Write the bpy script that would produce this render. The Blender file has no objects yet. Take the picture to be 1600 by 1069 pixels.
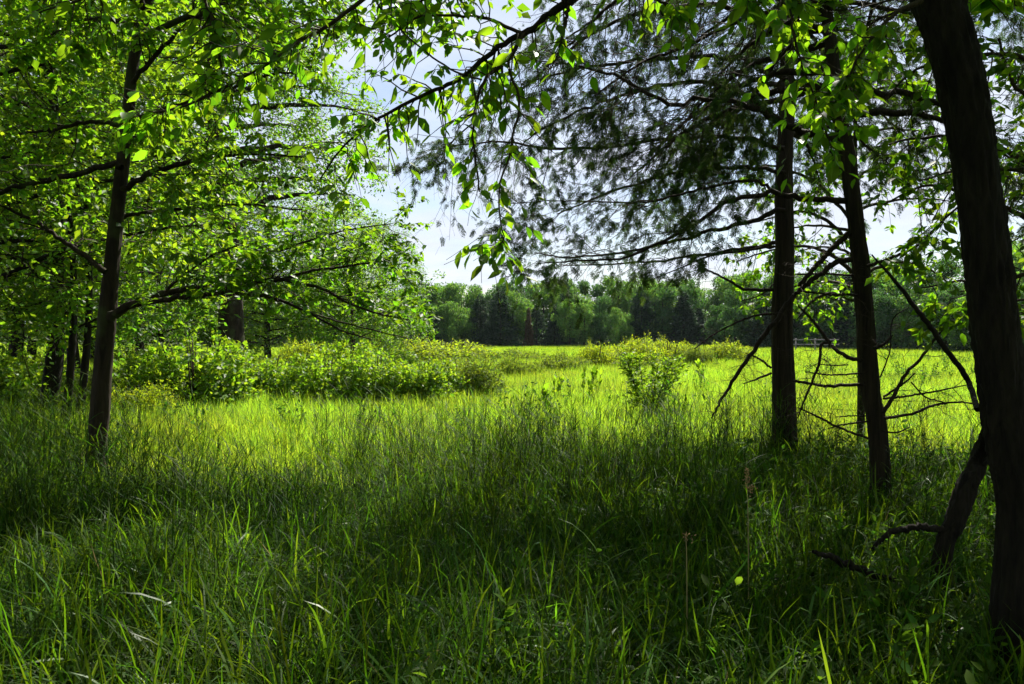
import bpy, math, random
import numpy as np
from mathutils import Vector, Matrix
R = np.random.default_rng(7)
random.seed(7)
S = bpy.context.scene
COL = S.collection

# ---------------------------------------------------------------- camera
FPX = 1244.4
HOR = 502.0
PITCH = math.atan((534.5-HOR)/FPX)
CAMZ = 1.6
cam_d = bpy.data.cameras.new('camera'); cam_d.lens = 28; cam_d.sensor_width = 36
cam_d.clip_end = 3000; cam_d.clip_start = .05
cam = bpy.data.objects.new('camera', cam_d); COL.objects.link(cam)
cam.location = (0, 0, CAMZ); cam.rotation_euler = (math.pi/2-PITCH, 0, 0)
S.camera = cam

# ---------------------------------------------------------------- world, sun, exposure
SUN_EL, SUN_AZ = math.radians(50), math.radians(24)      # azimuth: clockwise from +Y
w = bpy.data.worlds.new('World'); S.world = w; w.use_nodes = True
nt = w.node_tree; nt.nodes.clear()
def N(nt, t, **k):
    n = nt.nodes.new(t)
    for a, b in k.items():
        if a[0] == '_': n.inputs[a[1:]].default_value = b
        else: setattr(n, a, b)
    return n
L = lambda nt, a, b: nt.links.new(a, b)
sky = N(nt, 'ShaderNodeTexSky', sky_type='NISHITA', sun_disc=False, sun_elevation=SUN_EL, sun_rotation=SUN_AZ,
        air_density=1.0, dust_density=.6, ozone_density=1.5, altitude=100)
tc = N(nt, 'ShaderNodeTexCoord')
sep = N(nt, 'ShaderNodeSeparateXYZ'); L(nt, tc.outputs['Generated'], sep.inputs[0])
zz = N(nt, 'ShaderNodeMath', operation='MAXIMUM'); L(nt, sep.outputs[2], zz.inputs[0]); zz.inputs[1].default_value = 0
za = N(nt, 'ShaderNodeMath', operation='ADD'); L(nt, zz.outputs[0], za.inputs[0]); za.inputs[1].default_value = .18
dx = N(nt, 'ShaderNodeMath', operation='DIVIDE'); L(nt, sep.outputs[0], dx.inputs[0]); L(nt, za.outputs[0], dx.inputs[1])
dy = N(nt, 'ShaderNodeMath', operation='DIVIDE'); L(nt, sep.outputs[1], dy.inputs[0]); L(nt, za.outputs[0], dy.inputs[1])
cmb = N(nt, 'ShaderNodeCombineXYZ'); L(nt, dx.outputs[0], cmb.inputs[0]); L(nt, dy.outputs[0], cmb.inputs[1])
cn = N(nt, 'ShaderNodeTexNoise', _Scale=1.1, _Detail=9.0, _Roughness=.55, _Distortion=.25); L(nt, cmb.outputs[0], cn.inputs['Vector'])
cr = N(nt, 'ShaderNodeValToRGB'); L(nt, cn.outputs['Fac'], cr.inputs[0])
cr.color_ramp.elements[0].position = .34; cr.color_ramp.elements[1].position = .58
cn2 = N(nt, 'ShaderNodeTexNoise', _Scale=3.2, _Detail=8.0, _Roughness=.6); L(nt, cmb.outputs[0], cn2.inputs['Vector'])
cc = N(nt, 'ShaderNodeMix', data_type='RGBA'); L(nt, cn2.outputs['Fac'], cc.inputs['Factor'])
cc.inputs['A'].default_value = (4.9, 5.7, 7.3, 1); cc.inputs['B'].default_value = (7.7, 7.9, 8.4, 1)
mx = N(nt, 'ShaderNodeMix', data_type='RGBA'); L(nt, cr.outputs[0], mx.inputs['Factor'])
L(nt, sky.outputs[0], mx.inputs['A']); L(nt, cc.outputs['Result'], mx.inputs['B'])
bg = N(nt, 'ShaderNodeBackground', _Strength=.06); L(nt, mx.outputs['Result'], bg.inputs[0])
wo = N(nt, 'ShaderNodeOutputWorld'); L(nt, bg.outputs[0], wo.inputs[0])

sd = bpy.data.lights.new('sun', 'SUN'); sd.energy = 5.0; sd.angle = math.radians(.5); sd.color = (1, .95, .84)
sun = bpy.data.objects.new('sun', sd); COL.objects.link(sun)
sv = Vector((math.sin(SUN_AZ)*math.cos(SUN_EL), math.cos(SUN_AZ)*math.cos(SUN_EL), math.sin(SUN_EL)))
sun.rotation_euler = sv.to_track_quat('Z', 'Y').to_euler(); sun.location = (20, 40, 50)

S.view_settings.view_transform = 'Standard'; S.view_settings.look = 'None'
S.view_settings.exposure = 1.22; S.view_settings.gamma = 1; S.view_settings.use_curve_mapping = False
c = S.cycles
c.max_bounces = 5; c.diffuse_bounces = 3; c.glossy_bounces = 2; c.transmission_bounces = 4; c.transparent_max_bounces = 4
c.volume_bounces = 0; c.caustics_reflective = False; c.caustics_refractive = False
c.use_adaptive_sampling = True; c.adaptive_threshold = .02
c.use_denoising = True; c.denoiser = 'OPENIMAGEDENOISE'; c.denoising_prefilter = 'ACCURATE'
c.sample_clamp_indirect = 6

HAZE = .00012
# ---------------------------------------------------------------- materials
def leaf_mat(name, base, trans, tf=.5, rough=.42, var=.35, noise=0.0, ncol=None, spec=.5):
    m = bpy.data.materials.new(name); m.use_nodes = True; t = m.node_tree; t.nodes.clear()
    at_ = N(t, 'ShaderNodeAttribute', attribute_name='rnd'); oi = N(t, 'ShaderNodeObjectInfo')
    add = N(t, 'ShaderNodeMath', operation='ADD'); L(t, at_.outputs['Fac'], add.inputs[0]); L(t, oi.outputs['Random'], add.inputs[1])
    fr = N(t, 'ShaderNodeMath', operation='FRACT'); L(t, add.outputs[0], fr.inputs[0])
    def vary(col):
        h = N(t, 'ShaderNodeHueSaturation', _Saturation=1.0); h.inputs['Color'].default_value = (*col, 1)
        a = N(t, 'ShaderNodeMapRange'); L(t, fr.outputs[0], a.inputs[0]); a.inputs[3].default_value = 1-var; a.inputs[4].default_value = 1+var
        L(t, a.outputs[0], h.inputs['Value'])
        k = N(t, 'ShaderNodeMath', operation='MULTIPLY', ); L(t, fr.outputs[0], k.inputs[0]); k.inputs[1].default_value = 7.31
        k2 = N(t, 'ShaderNodeMath', operation='FRACT'); L(t, k.outputs[0], k2.inputs[0])
        b = N(t, 'ShaderNodeMapRange'); L(t, k2.outputs[0], b.inputs[0]); b.inputs[3].default_value = .47; b.inputs[4].default_value = .518
        L(t, b.outputs[0], h.inputs['Hue'])
        out = h.outputs[0]
        if noise:
            g = N(t, 'ShaderNodeNewGeometry'); nz = N(t, 'ShaderNodeTexNoise', _Scale=noise, _Detail=3.0, _Roughness=.6); L(t, g.outputs['Position'], nz.inputs['Vector'])
            rp = N(t, 'ShaderNodeValToRGB'); rp.color_ramp.elements[0].position = .42; rp.color_ramp.elements[1].position = .62; L(t, nz.outputs['Fac'], rp.inputs[0])
            mm = N(t, 'ShaderNodeMix', data_type='RGBA', blend_type='MULTIPLY'); L(t, rp.outputs[0], mm.inputs['Factor']); L(t, out, mm.inputs['A']); mm.inputs['B'].default_value = (*ncol, 1)
            out = mm.outputs['Result']
        return out
    p = N(t, 'ShaderNodeBsdfPrincipled', _Roughness=rough); p.inputs['Specular IOR Level'].default_value = spec
    L(t, vary(base), p.inputs['Base Color'])
    tr = N(t, 'ShaderNodeBsdfTranslucent'); L(t, vary(trans), tr.inputs[0])
    ms = N(t, 'ShaderNodeMixShader', _Fac=tf); L(t, p.outputs[0], ms.inputs[1]); L(t, tr.outputs[0], ms.inputs[2])
    o = N(t, 'ShaderNodeOutputMaterial'); L(t, ms.outputs[0], o.inputs[0])
    return m
def bark_mat(name, c1, c2, scale=22, stretch=.14, bump=.6, moss=None):
    m = bpy.data.materials.new(name); m.use_nodes = True; t = m.node_tree; t.nodes.clear()
    tcx = N(t, 'ShaderNodeTexCoord'); mp = N(t, 'ShaderNodeMapping'); mp.inputs['Scale'].default_value = (1, 1, stretch); L(t, tcx.outputs['Object'], mp.inputs[0])
    nz = N(t, 'ShaderNodeTexNoise', _Scale=scale, _Detail=6.0, _Roughness=.65, _Distortion=.5); L(t, mp.outputs[0], nz.inputs['Vector'])
    vo = N(t, 'ShaderNodeTexVoronoi', feature='DISTANCE_TO_EDGE', _Scale=scale*1.4); L(t, mp.outputs[0], vo.inputs['Vector'])
    rp = N(t, 'ShaderNodeValToRGB'); L(t, nz.outputs['Fac'], rp.inputs[0])
    rp.color_ramp.elements[0].position = .35; rp.color_ramp.elements[0].color = (*c1, 1)
    rp.color_ramp.elements[1].position = .68; rp.color_ramp.elements[1].color = (*c2, 1)
    col = rp.outputs[0]
    if moss:
        n2 = N(t, 'ShaderNodeTexNoise', _Scale=4.0, _Detail=5.0); L(t, tcx.outputs['Object'], n2.inputs['Vector'])
        r2 = N(t, 'ShaderNodeValToRGB'); r2.color_ramp.elements[0].position = .52; r2.color_ramp.elements[1].position = .66; L(t, n2.outputs['Fac'], r2.inputs[0])
        mm = N(t, 'ShaderNodeMix', data_type='RGBA'); L(t, r2.outputs[0], mm.inputs['Factor']); L(t, col, mm.inputs['A']); mm.inputs['B'].default_value = (*moss, 1); col = mm.outputs['Result']
    p = N(t, 'ShaderNodeBsdfPrincipled', _Roughness=.9); p.inputs['Specular IOR Level'].default_value = .2; L(t, col, p.inputs['Base Color'])
    mu = N(t, 'ShaderNodeMath', operation='MULTIPLY'); L(t, nz.outputs['Fac'], mu.inputs[0]); L(t, vo.outputs['Distance'], mu.inputs[1])
    bp = N(t, 'ShaderNodeBump', _Strength=bump, _Distance=.03); L(t, mu.outputs[0], bp.inputs['Height']); L(t, bp.outputs[0], p.inputs['Normal'])
    o = N(t, 'ShaderNodeOutputMaterial'); L(t, p.outputs[0], o.inputs[0])
    return m
def soil_mat():
    m = bpy.data.materials.new('soil'); m.use_nodes = True; t = m.node_tree; t.nodes.clear()
    g = N(t, 'ShaderNodeNewGeometry'); nz = N(t, 'ShaderNodeTexNoise', _Scale=6.0, _Detail=8.0, _Roughness=.7); L(t, g.outputs['Position'], nz.inputs['Vector'])
    rp = N(t, 'ShaderNodeValToRGB'); L(t, nz.outputs['Fac'], rp.inputs[0])
    rp.color_ramp.elements[0].position = .35; rp.color_ramp.elements[0].color = (.03, .028, .012, 1)
    rp.color_ramp.elements[1].position = .7; rp.color_ramp.elements[1].color = (.05, .085, .015, 1)  # dark green-brown tone also stands for grass shadow in the gaps
    p = N(t, 'ShaderNodeBsdfPrincipled', _Roughness=1.0); p.inputs['Specular IOR Level'].default_value = .1; L(t, rp.outputs[0], p.inputs['Base Color'])
    bp = N(t, 'ShaderNodeBump', _Strength=.6, _Distance=.05); L(t, nz.outputs['Fac'], bp.inputs['Height']); L(t, bp.outputs[0], p.inputs['Normal'])
    o = N(t, 'ShaderNodeOutputMaterial'); L(t, p.outputs[0], o.inputs[0]); return m
M = dict(
    near=leaf_mat('overhang_leaf', (.05, .115, .010), (.27, .56, .012), .55, .45, .45, spec=.3),
    maple=leaf_mat('elm_leaf', (.045, .105, .010), (.21, .44, .010), .52, .48, .45, spec=.35),
    wood=leaf_mat('woodland_leaf', (.045, .105, .013), (.20, .42, .014), .5, .5, .45, spec=.3),
    cedar=leaf_mat('cedar_scale_leaf', (.032, .060, .016), (.07, .14, .02), .35, .7, .5, spec=.12),
    shrub=leaf_mat('shrub_leaf', (.12, .18, .015), (.42, .56, .015), .5, .6, .4, spec=.15),
    vine=leaf_mat('vine_leaf', (.09, .17, .018), (.32, .54, .015), .48, .5, .35, spec=.25),
    olive=leaf_mat('olive_shrub_leaf', (.08, .13, .02), (.26, .38, .02), .45, .6, .35, spec=.15),
    weed=leaf_mat('broad_weed_leaf', (.04, .09, .012), (.12, .28, .012), .45, .7, .4, spec=.1),
    far_a=leaf_mat('far_leaf_green', (.04, .10, .028), (.10, .25, .035), .4, .65, .45, spec=.12),
    far_b=leaf_mat('far_leaf_light', (.08, .17, .03), (.20, .42, .04), .4, .65, .4, spec=.12),
    far_c=leaf_mat('far_needle_dark', (.024, .055, .024), (.04, .09, .03), .3, .7, .4, spec=.1),
    far_d=leaf_mat('far_needle_brown', (.10, .075, .03), (.1, .07, .02), .2, .7, .3, spec=.2),
    grass=leaf_mat('shade_tinted_grass_blade', (.024, .066, .006), (.085, .20, .005), .45, .6, .6, .9, (1.12, .95, .7), spec=.12),  # foreground shade is put into this darker blade colour
    meadow=leaf_mat('sun_tinted_meadow_blade', (.13, .25, .025), (.42, .70, .03), .52, .6, .35, .35, (.88, .74, .8), spec=.08),  # meadow blades made brighter to carry sunlight in their colour
    broadg=leaf_mat('broad_grass_blade', (.045, .11, .010), (.20, .40, .012), .5, .42, .45, spec=.35),
    dryg=leaf_mat('dry_grass_blade', (.22, .17, .07), (.25, .2, .08), .35, .7, .4, spec=.2),
    bark=bark_mat('grey_brown_bark', (.014, .010, .007), (.048, .034, .020), 16, .2, .7, (.05, .06, .02)),
    bark_dark=bark_mat('dark_ridged_bark', (.008, .006, .005), (.026, .020, .014), 26, .16, .9),
    bark_cedar=bark_mat('shaggy_cedar_bark', (.013, .010, .007), (.050, .036, .024), 30, .05, .7),
    twig=bark_mat('twig_bark', (.03, .022, .015), (.07, .05, .035), 40, .5, .2),
    soil=soil_mat(),
)
def plain(name, col, rough=.8):
    m = bpy.data.materials.new(name); m.use_nodes = True; t = m.node_tree
    p = t.nodes['Principled BSDF']; p.inputs['Roughness'].default_value = rough
    nz = N(t, 'ShaderNodeTexNoise', _Scale=30.0); rp = N(t, 'ShaderNodeValToRGB'); L(t, nz.outputs['Fac'], rp.inputs[0])
    rp.color_ramp.elements[0].color = (*[x*.6 for x in col], 1); rp.color_ramp.elements[1].color = (*[x*1.3 for x in col], 1)
    L(t, rp.outputs[0], p.inputs['Base Color']); return m
M['seed'] = plain('dry_seed_head', (.42, .25, .12)); M['fence'] = plain('weathered_fence_wood', (.22, .2, .18))
M['straw'] = plain('dry_straw_stem', (.3, .24, .1))

# ---------------------------------------------------------------- helpers
def nrm(v): return v/np.maximum(np.linalg.norm(v, axis=-1, keepdims=True), 1e-9)
CF = np.array([0, math.cos(PITCH), -math.sin(PITCH)]); CU = np.array([0, math.sin(PITCH), math.cos(PITCH)])
def at(px, py, d): return np.array([0, 0, CAMZ])+(CF+np.array([1, 0, 0])*(px-800)/FPX-CU*(py-534.5)/FPX)*d
def project(P):
    q = P-np.array([0, 0, CAMZ]); d = q@CF
    return 800+q[:, 0]/d*FPX, 534.5-(q@CU)/d*FPX, d
def gz(x, y):
    x = np.asarray(x, float); y = np.asarray(y, float)
    u = np.clip((y-10)/80, 0, 1)
    return -1.35*u*u*(3-2*u)+.05*np.sin(x*.55+1.3)*np.sin(y*.48+.4)+.03*np.sin(x*1.7+y*1.1)+.10*np.sin(y*.09+1)*np.sin(x*.07)*np.clip(y/30, 0, 1)

def ground_d(py, up=.33, px=800):
    ds = np.geomspace(2, 120, 4000); k = (py-HOR)/FPX
    z = CAMZ-ds*k; ok = z <= gz((px-800)/FPX*ds, ds)+up
    return float(ds[np.argmax(ok)]) if ok.any() else 90.
class MB:
    def __init__(s): s.v = []; s.q = []; s.t = []; s.r = []; s.n = 0
    def add(s, v, quads=None, tris=None, rnd=None):
        v = np.asarray(v, float).reshape(-1, 3)
        if quads is not None and len(quads): s.q.append(np.asarray(quads, int)+s.n)
        if tris is not None and len(tris): s.t.append(np.asarray(tris, int)+s.n)
        s.v.append(v); s.r.append(np.zeros(len(v)) if rnd is None else rnd); s.n += len(v)
    def mesh(s, name, mat, smooth=True):
        me = bpy.data.meshes.new(name)
        v = np.concatenate(s.v) if s.v else np.zeros((0, 3))
        q = np.concatenate(s.q) if s.q else np.zeros((0, 4), int); t = np.concatenate(s.t) if s.t else np.zeros((0, 3), int)
        me.vertices.add(len(v)); me.vertices.foreach_set('co', v.ravel())
        lv = np.concatenate([q.ravel(), t.ravel()]).astype(np.int32)
        me.loops.add(len(lv)); me.loops.foreach_set('vertex_index', lv)
        ls = np.concatenate([np.arange(len(q))*4, len(q)*4+np.arange(len(t))*3]).astype(np.int32)
        me.polygons.add(len(ls)); me.polygons.foreach_set('loop_start', ls)
        me.update(calc_edges=True)
        if smooth: me.polygons.foreach_set('use_smooth', np.ones(len(ls), bool))
        a = me.attributes.new('rnd', 'FLOAT', 'POINT'); a.data.foreach_set('value', np.concatenate(s.r).astype(np.float32) if s.r else np.zeros(0, np.float32))
        me.materials.append(mat); me.validate(); return me
    def build(s, name, mat, parent=None, smooth=True, kind=None, label=None):
        o = bpy.data.objects.new(name, s.mesh(name, mat, smooth)); COL.objects.link(o)
        if parent is not None:
            o.parent = parent; o.matrix_parent_inverse = Matrix.Translation(-Vector(parent.location))
        if kind: o['kind'] = kind
        if label: o['label'] = label
        return o
def thing(name, label, cat, loc=(0, 0, 0), group=None):
    o = bpy.data.objects.new(name, None); COL.objects.link(o); o.location = loc; o.empty_display_size = .2
    o['label'] = label; o['category'] = cat
    if group: o['group'] = group
    return o
def copy_tree(o, label=None, group=None):
    r = o.copy(); COL.objects.link(r)
    if label: r['label'] = label
    if group: r['group'] = group
    for ch in list(o.children):
        k = ch.copy(); COL.objects.link(k); k.parent = r
        for g in list(ch.children):
            h = g.copy(); COL.objects.link(h); h.parent = k
    return r

def catmull(P, n):
    P = np.asarray(P, float); Q = np.vstack([2*P[0]-P[1], P, 2*P[-1]-P[-2]]); m = len(P)-1
    u = np.linspace(0, m, n); i = np.minimum(u.astype(int), m-1); f = (u-i)[:, None]
    a, b, c_, d = Q[i], Q[i+1], Q[i+2], Q[i+3]
    return .5*((2*b)+(c_-a)*f+(2*a-5*b+4*c_-d)*f**2+(3*b-a-3*c_+d)*f**3)
def tubes(mb, P, r, sides=4, relief=0.0):
    """P (M,K,3) polylines, r (M,K) radii; vectorised tubes."""
    P = np.asarray(P, float); r = np.asarray(r, float); Mn, K = P.shape[:2]
    T = np.empty_like(P); T[:, 1:-1] = P[:, 2:]-P[:, :-2]; T[:, 0] = P[:, 1]-P[:, 0]; T[:, -1] = P[:, -1]-P[:, -2]; T = nrm(T)
    ref = np.where(np.abs(T[:, :1, 2:3]) > .8, np.array([[[0, 1., 0]]]), np.array([[[0, 0, 1.]]]))
    A = nrm(np.cross(T, np.broadcast_to(ref, T.shape))); B = np.cross(T, A)
    th = np.arange(sides)*2*math.pi/sides
    rr = r[:, :, None]*np.ones(sides)
    if relief:
        h = np.arange(K)[None, :, None]
        for k in range(7):
            kk = R.integers(3, max(4, sides//3+2)); rr = rr*(1+relief/2*np.sin(th[None, None]*kk+R.uniform(0, 6.3)+h*R.uniform(-.25, .25)+1.3*np.sin(h*R.uniform(.1, .5)+R.uniform(0, 6))))
        rr = rr*(1+relief*R.normal(0, .35, rr.shape))
    V = P[:, :, None]+rr[..., None]*(np.cos(th)[None, None, :, None]*A[:, :, None]+np.sin(th)[None, None, :, None]*B[:, :, None])
    i = np.arange(K-1)[:, None]*sides; j = np.arange(sides)[None]; j2 = (j+1) % sides
    q = np.stack([i+j, i+j2, i+sides+j2, i+sides+j], -1).reshape(-1, 4)
    Q = (q[None]+(np.arange(Mn)*K*sides)[:, None, None]).reshape(-1, 4)
    mb.add(V.reshape(-1, 3), Q, rnd=np.repeat(R.random(Mn), K*sides))
def stem(mb, pts, n=40, sides=20, relief=.05, wob=0.0):
    """pts rows (x,y,z,r)"""
    pts = np.asarray(pts, float); C4 = catmull(pts, n) if pts.shape[1] == 3 else np.hstack([catmull(pts[:, :3], n), catmull(np.hstack([pts[:, 3:4]]*3), n)[:, :1]])
    P = C4[:, :3].copy(); r = np.maximum(C4[:, 3], .0012)
    if wob:
        P[1:-1] += np.cumsum(R.normal(0, 1, (n-2, 3)), 0)*0+R.normal(0, 1, (n-2, 3))*r[1:-1, None]*wob
    tubes(mb, P[None], r[None], sides, relief); return P, r
def pxstem(rows, d):   # rows (px,py,rpx[,depth]) -> xyzr
    out = []
    for q in rows:
        dd = q[3] if len(q) > 3 else d
        out.append([*at(q[0], q[1], dd), q[2]*dd/FPX])
    return np.array(out)

def browse(p, z0, x0=-9e9):   # deer keep the leaves above a browse line
    return p[:, 2] > z0+.12*np.sin(p[:, 0]*3)+R.normal(0, .06, len(p))-(p[:, 0] < x0)*9
def gap(p):       # holes in the canopy that let sun flecks reach the foreground grass
    k = (p[:, 2]-.35)/math.tan(SUN_EL); x = p[:, 0]-k*math.sin(SUN_AZ); y = p[:, 1]-k*math.cos(SUN_AZ)
    v = np.sin(x*3.1+1.7*np.sin(y*2.2))+np.sin(y*4.3+2.1*np.sin(x*1.9)+1)
    box_ = np.exp(-((x-.35)/1.2)**2-((y-2.6)/.8)**2)+.55*np.exp(-((x+2.9)/1.6)**2-((y-5.9)/.9)**2)
    return ~((box_*2.6+v*.5 > .95) & (p[:, 2] > 2.8))
def thin(f): return pick(f, gap(f['p']))
# batches of polylines -------------------------------------------------
def resample(path, rad, K=10):
    u = np.linspace(0, len(path)-1, K); i = np.minimum(u.astype(int), len(path)-2); f = (u-i)
    return path[i]*(1-f[:, None])+path[i+1]*f[:, None], rad[i]*(1-f)+rad[i+1]*f
def sub(P, r, n, length, spread=.9, up=.2, droop=0.1, tmin=.15, K=5, rmax=.01, lvar=.4, flat=.5, tip=.5, shrink=.5):
    """n child branches sprouting from the batch P (M,K,3)."""
    seg = np.linalg.norm(P[:, 1:]-P[:, :-1], axis=2).sum(1); pr = seg/seg.sum()
    m = R.choice(len(P), n, p=pr); k = P.shape[1]; t = (tmin+(1-tmin)*R.random(n)**(1-.3*tip))
    u = t*(k-1); i = np.minimum(u.astype(int), k-2); f = (u-i)[:, None]
    S0 = P[m, i]*(1-f)+P[m, i+1]*f; T = nrm(P[m, i+1]-P[m, i])
    rb = r[m, i]*(1-f[:, 0])+r[m, i+1]*f[:, 0]
    rv = R.normal(0, 1, (n, 3)); rv[:, 2] *= (1-flat); rv = nrm(rv-(rv*T).sum(1, keepdims=True)*T)
    D = nrm(T*(1.15-spread)+rv*spread+np.array([0, 0, up]))
    Ln = length*(1+R.uniform(-lvar, lvar, n))*(1-shrink*t)
    s = np.linspace(0, 1, K)[None, :, None]
    jit = R.normal(0, .035, (n, K, 3)); jit[:, 0] = 0
    Q = S0[:, None]+D[:, None]*Ln[:, None, None]*s+np.array([0, 0, -1.])*(droop*Ln)[:, None, None]*s**2+jit*Ln[:, None, None]
    r0 = np.minimum(rb*.6, rmax); rq = r0[:, None]*np.linspace(1, .3, K)[None]
    return Q, np.maximum(rq, .0009)
def leaves_on(P, n, size, svar=.3, droop=.25, tang=.5, flatn=.8, tmin=.05, off=0.0):
    M_, K = P.shape[:2]; m = R.integers(0, M_, n); t = tmin+(1-tmin)*R.random(n); u = t*(K-1); i = np.minimum(u.astype(int), K-2); f = (u-i)[:, None]
    p = P[m, i]*(1-f)+P[m, i+1]*f; T = nrm(P[m, i+1]-P[m, i])
    side = nrm(np.cross(T, np.array([0, 0, 1.]))+1e-6)*np.where(R.random(n) < .5, 1, -1)[:, None]
    D = nrm(T*tang+side*.8+R.normal(0, .35, (n, 3))+np.array([0, 0, -droop]))
    up = nrm(np.array([0, 0, 1.])*flatn+R.normal(0, .45, (n, 3)))
    return frames(p+D*off, D, up, size*(1+R.uniform(-svar, svar, n)))
def frames(p, D, up, s):
    X = nrm(np.cross(D, up)); Z = np.cross(X, D)
    return dict(p=p, X=X, D=D, Z=Z, s=s)
def cat(*fs): return {k: np.concatenate([f[k] for f in fs]) for k in fs[0]}
def pick(f, m): return {k: v[m] for k, v in f.items()}
LEAF8 = (np.array([[0, 0, 0], [0, .35, -.03], [0, .7, -.05], [0, 1, -.12], [-.22, .28, .04], [-.21, .62, .02], [.22, .28, .04], [.21, .62, .02]]),
         [[4, 5, 2, 1], [1, 2, 7, 6]], [[0, 4, 1], [5, 3, 2], [0, 1, 6], [2, 3, 7]])
LEAF4 = (np.array([[0, 0, 0], [-.27, .5, .05], [0, 1, -.05], [.27, .5, .05]]), [], [[0, 2, 1], [0, 3, 2]])
BROAD = (np.array([[0, 0, 0], [-.38, .4, .06], [0, 1, -.08], [.38, .4, .06]]), [], [[0, 2, 1], [0, 3, 2]])
def place(mb, f, tpl):
    tv, tq, tt = tpl; n = len(f['p']); k = len(tv)
    if n == 0: return
    V = f['p'][:, None]+f['s'][:, None, None]*(tv[None, :, :1]*f['X'][:, None]+tv[None, :, 1:2]*f['D'][:, None]+tv[None, :, 2:]*f['Z'][:, None])
    o = (np.arange(n)*k)[:, None, None]
    q = (np.array(tq)[None]+o).reshape(-1, 4) if len(tq) else None
    t = (np.array(tt)[None]+o).reshape(-1, 3) if len(tt) else None
    mb.add(V.reshape(-1, 3), q, t, np.repeat(R.random(n), k))
def leaf_objects(f, tpl, mat, parent, limit=300, name='leaf'):
    """The leaves that show largest become parts of their own; returns the rest."""
    X, Y, d = project(f['p']); app = f['s']/np.maximum(d, .1)*FPX
    inn = (d > .3) & (X > 0) & (X < 1600) & (Y > 0) & (Y < 1069)
    idx = np.where(inn)[0]; idx = idx[np.argsort(-app[idx])][:limit]
    b = MB(); b.add(tpl[0], tpl[1] or None, tpl[2]); me = b.mesh(name, mat, True)
    off = Vector(parent.location)
    for i in idx:
        o = bpy.data.objects.new(name, me); COL.objects.link(o); o.parent = parent; s = float(f['s'][i])
        mt = Matrix(((f['X'][i][0]*s, f['D'][i][0]*s, f['Z'][i][0]*s, f['p'][i][0]-off.x),
                     (f['X'][i][1]*s, f['D'][i][1]*s, f['Z'][i][1]*s, f['p'][i][1]-off.y),
                     (f['X'][i][2]*s, f['D'][i][2]*s, f['Z'][i][2]*s, f['p'][i][2]-off.z), (0, 0, 0, 1)))
        o.matrix_local = mt
    keep = np.ones(len(f['p']), bool); keep[idx] = False
    return pick(f, keep)

# ---------------------------------------------------------------- ground
def make_ground():
    mb = MB()
    ys = np.concatenate([np.linspace(-40, 0, 20), np.linspace(.5, 20, 60), np.linspace(21, 110, 70), np.geomspace(115, 900, 14)])
    xs = np.concatenate([-np.geomspace(900, 31, 14), np.linspace(-30, 30, 100), np.geomspace(31, 900, 14)])
    X, Y = np.meshgrid(xs, ys); V = np.stack([X, Y, gz(X, Y)], -1).reshape(-1, 3); nx = len(xs)
    i = np.arange(len(ys)-1)[:, None]*nx; j = np.arange(nx-1)[None]
    mb.add(V, np.stack([i+j, i+j+1, i+nx+j+1, i+nx+j], -1).reshape(-1, 4))
    return mb.build('ground', M['soil'], kind='structure')
g = make_ground(); g['label'] = 'earth of the meadow under the grass'

# ---------------------------------------------------------------- big near tree on the right with overhanging limbs
def hanging_leaves(P, n, size, **k): return leaves_on(P, n, size, **k)
D0 = 3.1
b0 = at(1600, 950, D0)
TB = thing('broadleaf_tree', 'nearest tree, thick black trunk at the right edge, leafy limbs hanging over the view', 'tree', (b0[0], b0[1], 0))
mb = MB()
rows = pxstem([(1600, 830, 37), (1582, 700, 35), (1565, 600, 33), (1551, 480, 33), (1539, 380, 32), (1523, 250, 31), (1506, 150, 33), (1480, 50, 34), (1452, -40, 33), (1425, -200, 28, 3.2), (1420, -600, 22, 3.2), (1440, -1100, 12, 3.2)], D0)
base = np.array([[b0[0]+.02, b0[1], -.15, .21], [b0[0]+.01, b0[1], .1, .15]])
stem(mb, np.vstack([base, rows]), 260, 56, .05); mb.build('trunk', M['bark_dark'], TB)
def limb(rows, d, parent, n=28, sides=8, wob=.25, mat='bark_dark', name='limb', relief=.03):
    b = MB(); P, r = stem(b, pxstem(rows, d), n, sides, relief, wob); b.build(name, M[mat], parent); return resample(P, r, 10)
BL = []
BL.append(limb([(1476, 40, 20), (1440, -20, 24), (1390, -80, 22), (1300, -150, 18), (1120, -170, 15), (980, -90, 11), (888, 0, 7), (854, 27, 6), (820, 52, 5.5), (800, 60, 4.6), (766, 84, 4.2), (732, 115, 3.8), (699, 133, 3.4), (665, 147, 3), (631, 164, 2.8), (597, 182, 2.4), (564, 206, 2), (530, 236, 1.6), (500, 280, 1.2)], D0, TB, 70))
def b2(rows, d=D0): BL.append(limb(rows, d, TB, 26, 6, .35, 'twig'))
b2([(820, 52, 4.2), (800, 84, 3.4), (790, 98, 3), (766, 115, 2.8), (749, 142, 2.5), (743, 175, 2.3), (739, 209, 2), (746, 270, 1.6), (749, 300, 1.1)])
b2([(795, 91, 2.4), (797, 115, 2.2), (810, 148, 2.1), (810, 179, 2), (800, 216, 1.8), (797, 243, 1.7), (783, 280, 1.5), (780, 321, 1.3), (783, 350, 1.2), (787, 372, 1.1), (778, 385, 1), (766, 392, .8)])
b2([(817, 52, 3), (786, 39, 2.8), (749, 27, 2.5), (716, 24, 2.2), (665, 25, 1.9), (648, 30, 1.7), (614, 54, 1.4), (591, 71, 1)])
b2([(753, 125, 1.6), (719, 115, 1.6), (682, 94, 1.5), (641, 61, 1.5), (608, 27, 1.6), (584, -5, 1.8), (570, -60, 2)])
b2([(888, 0, 3.4), (884, 34, 2.6), (874, 74, 1.5)])
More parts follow.
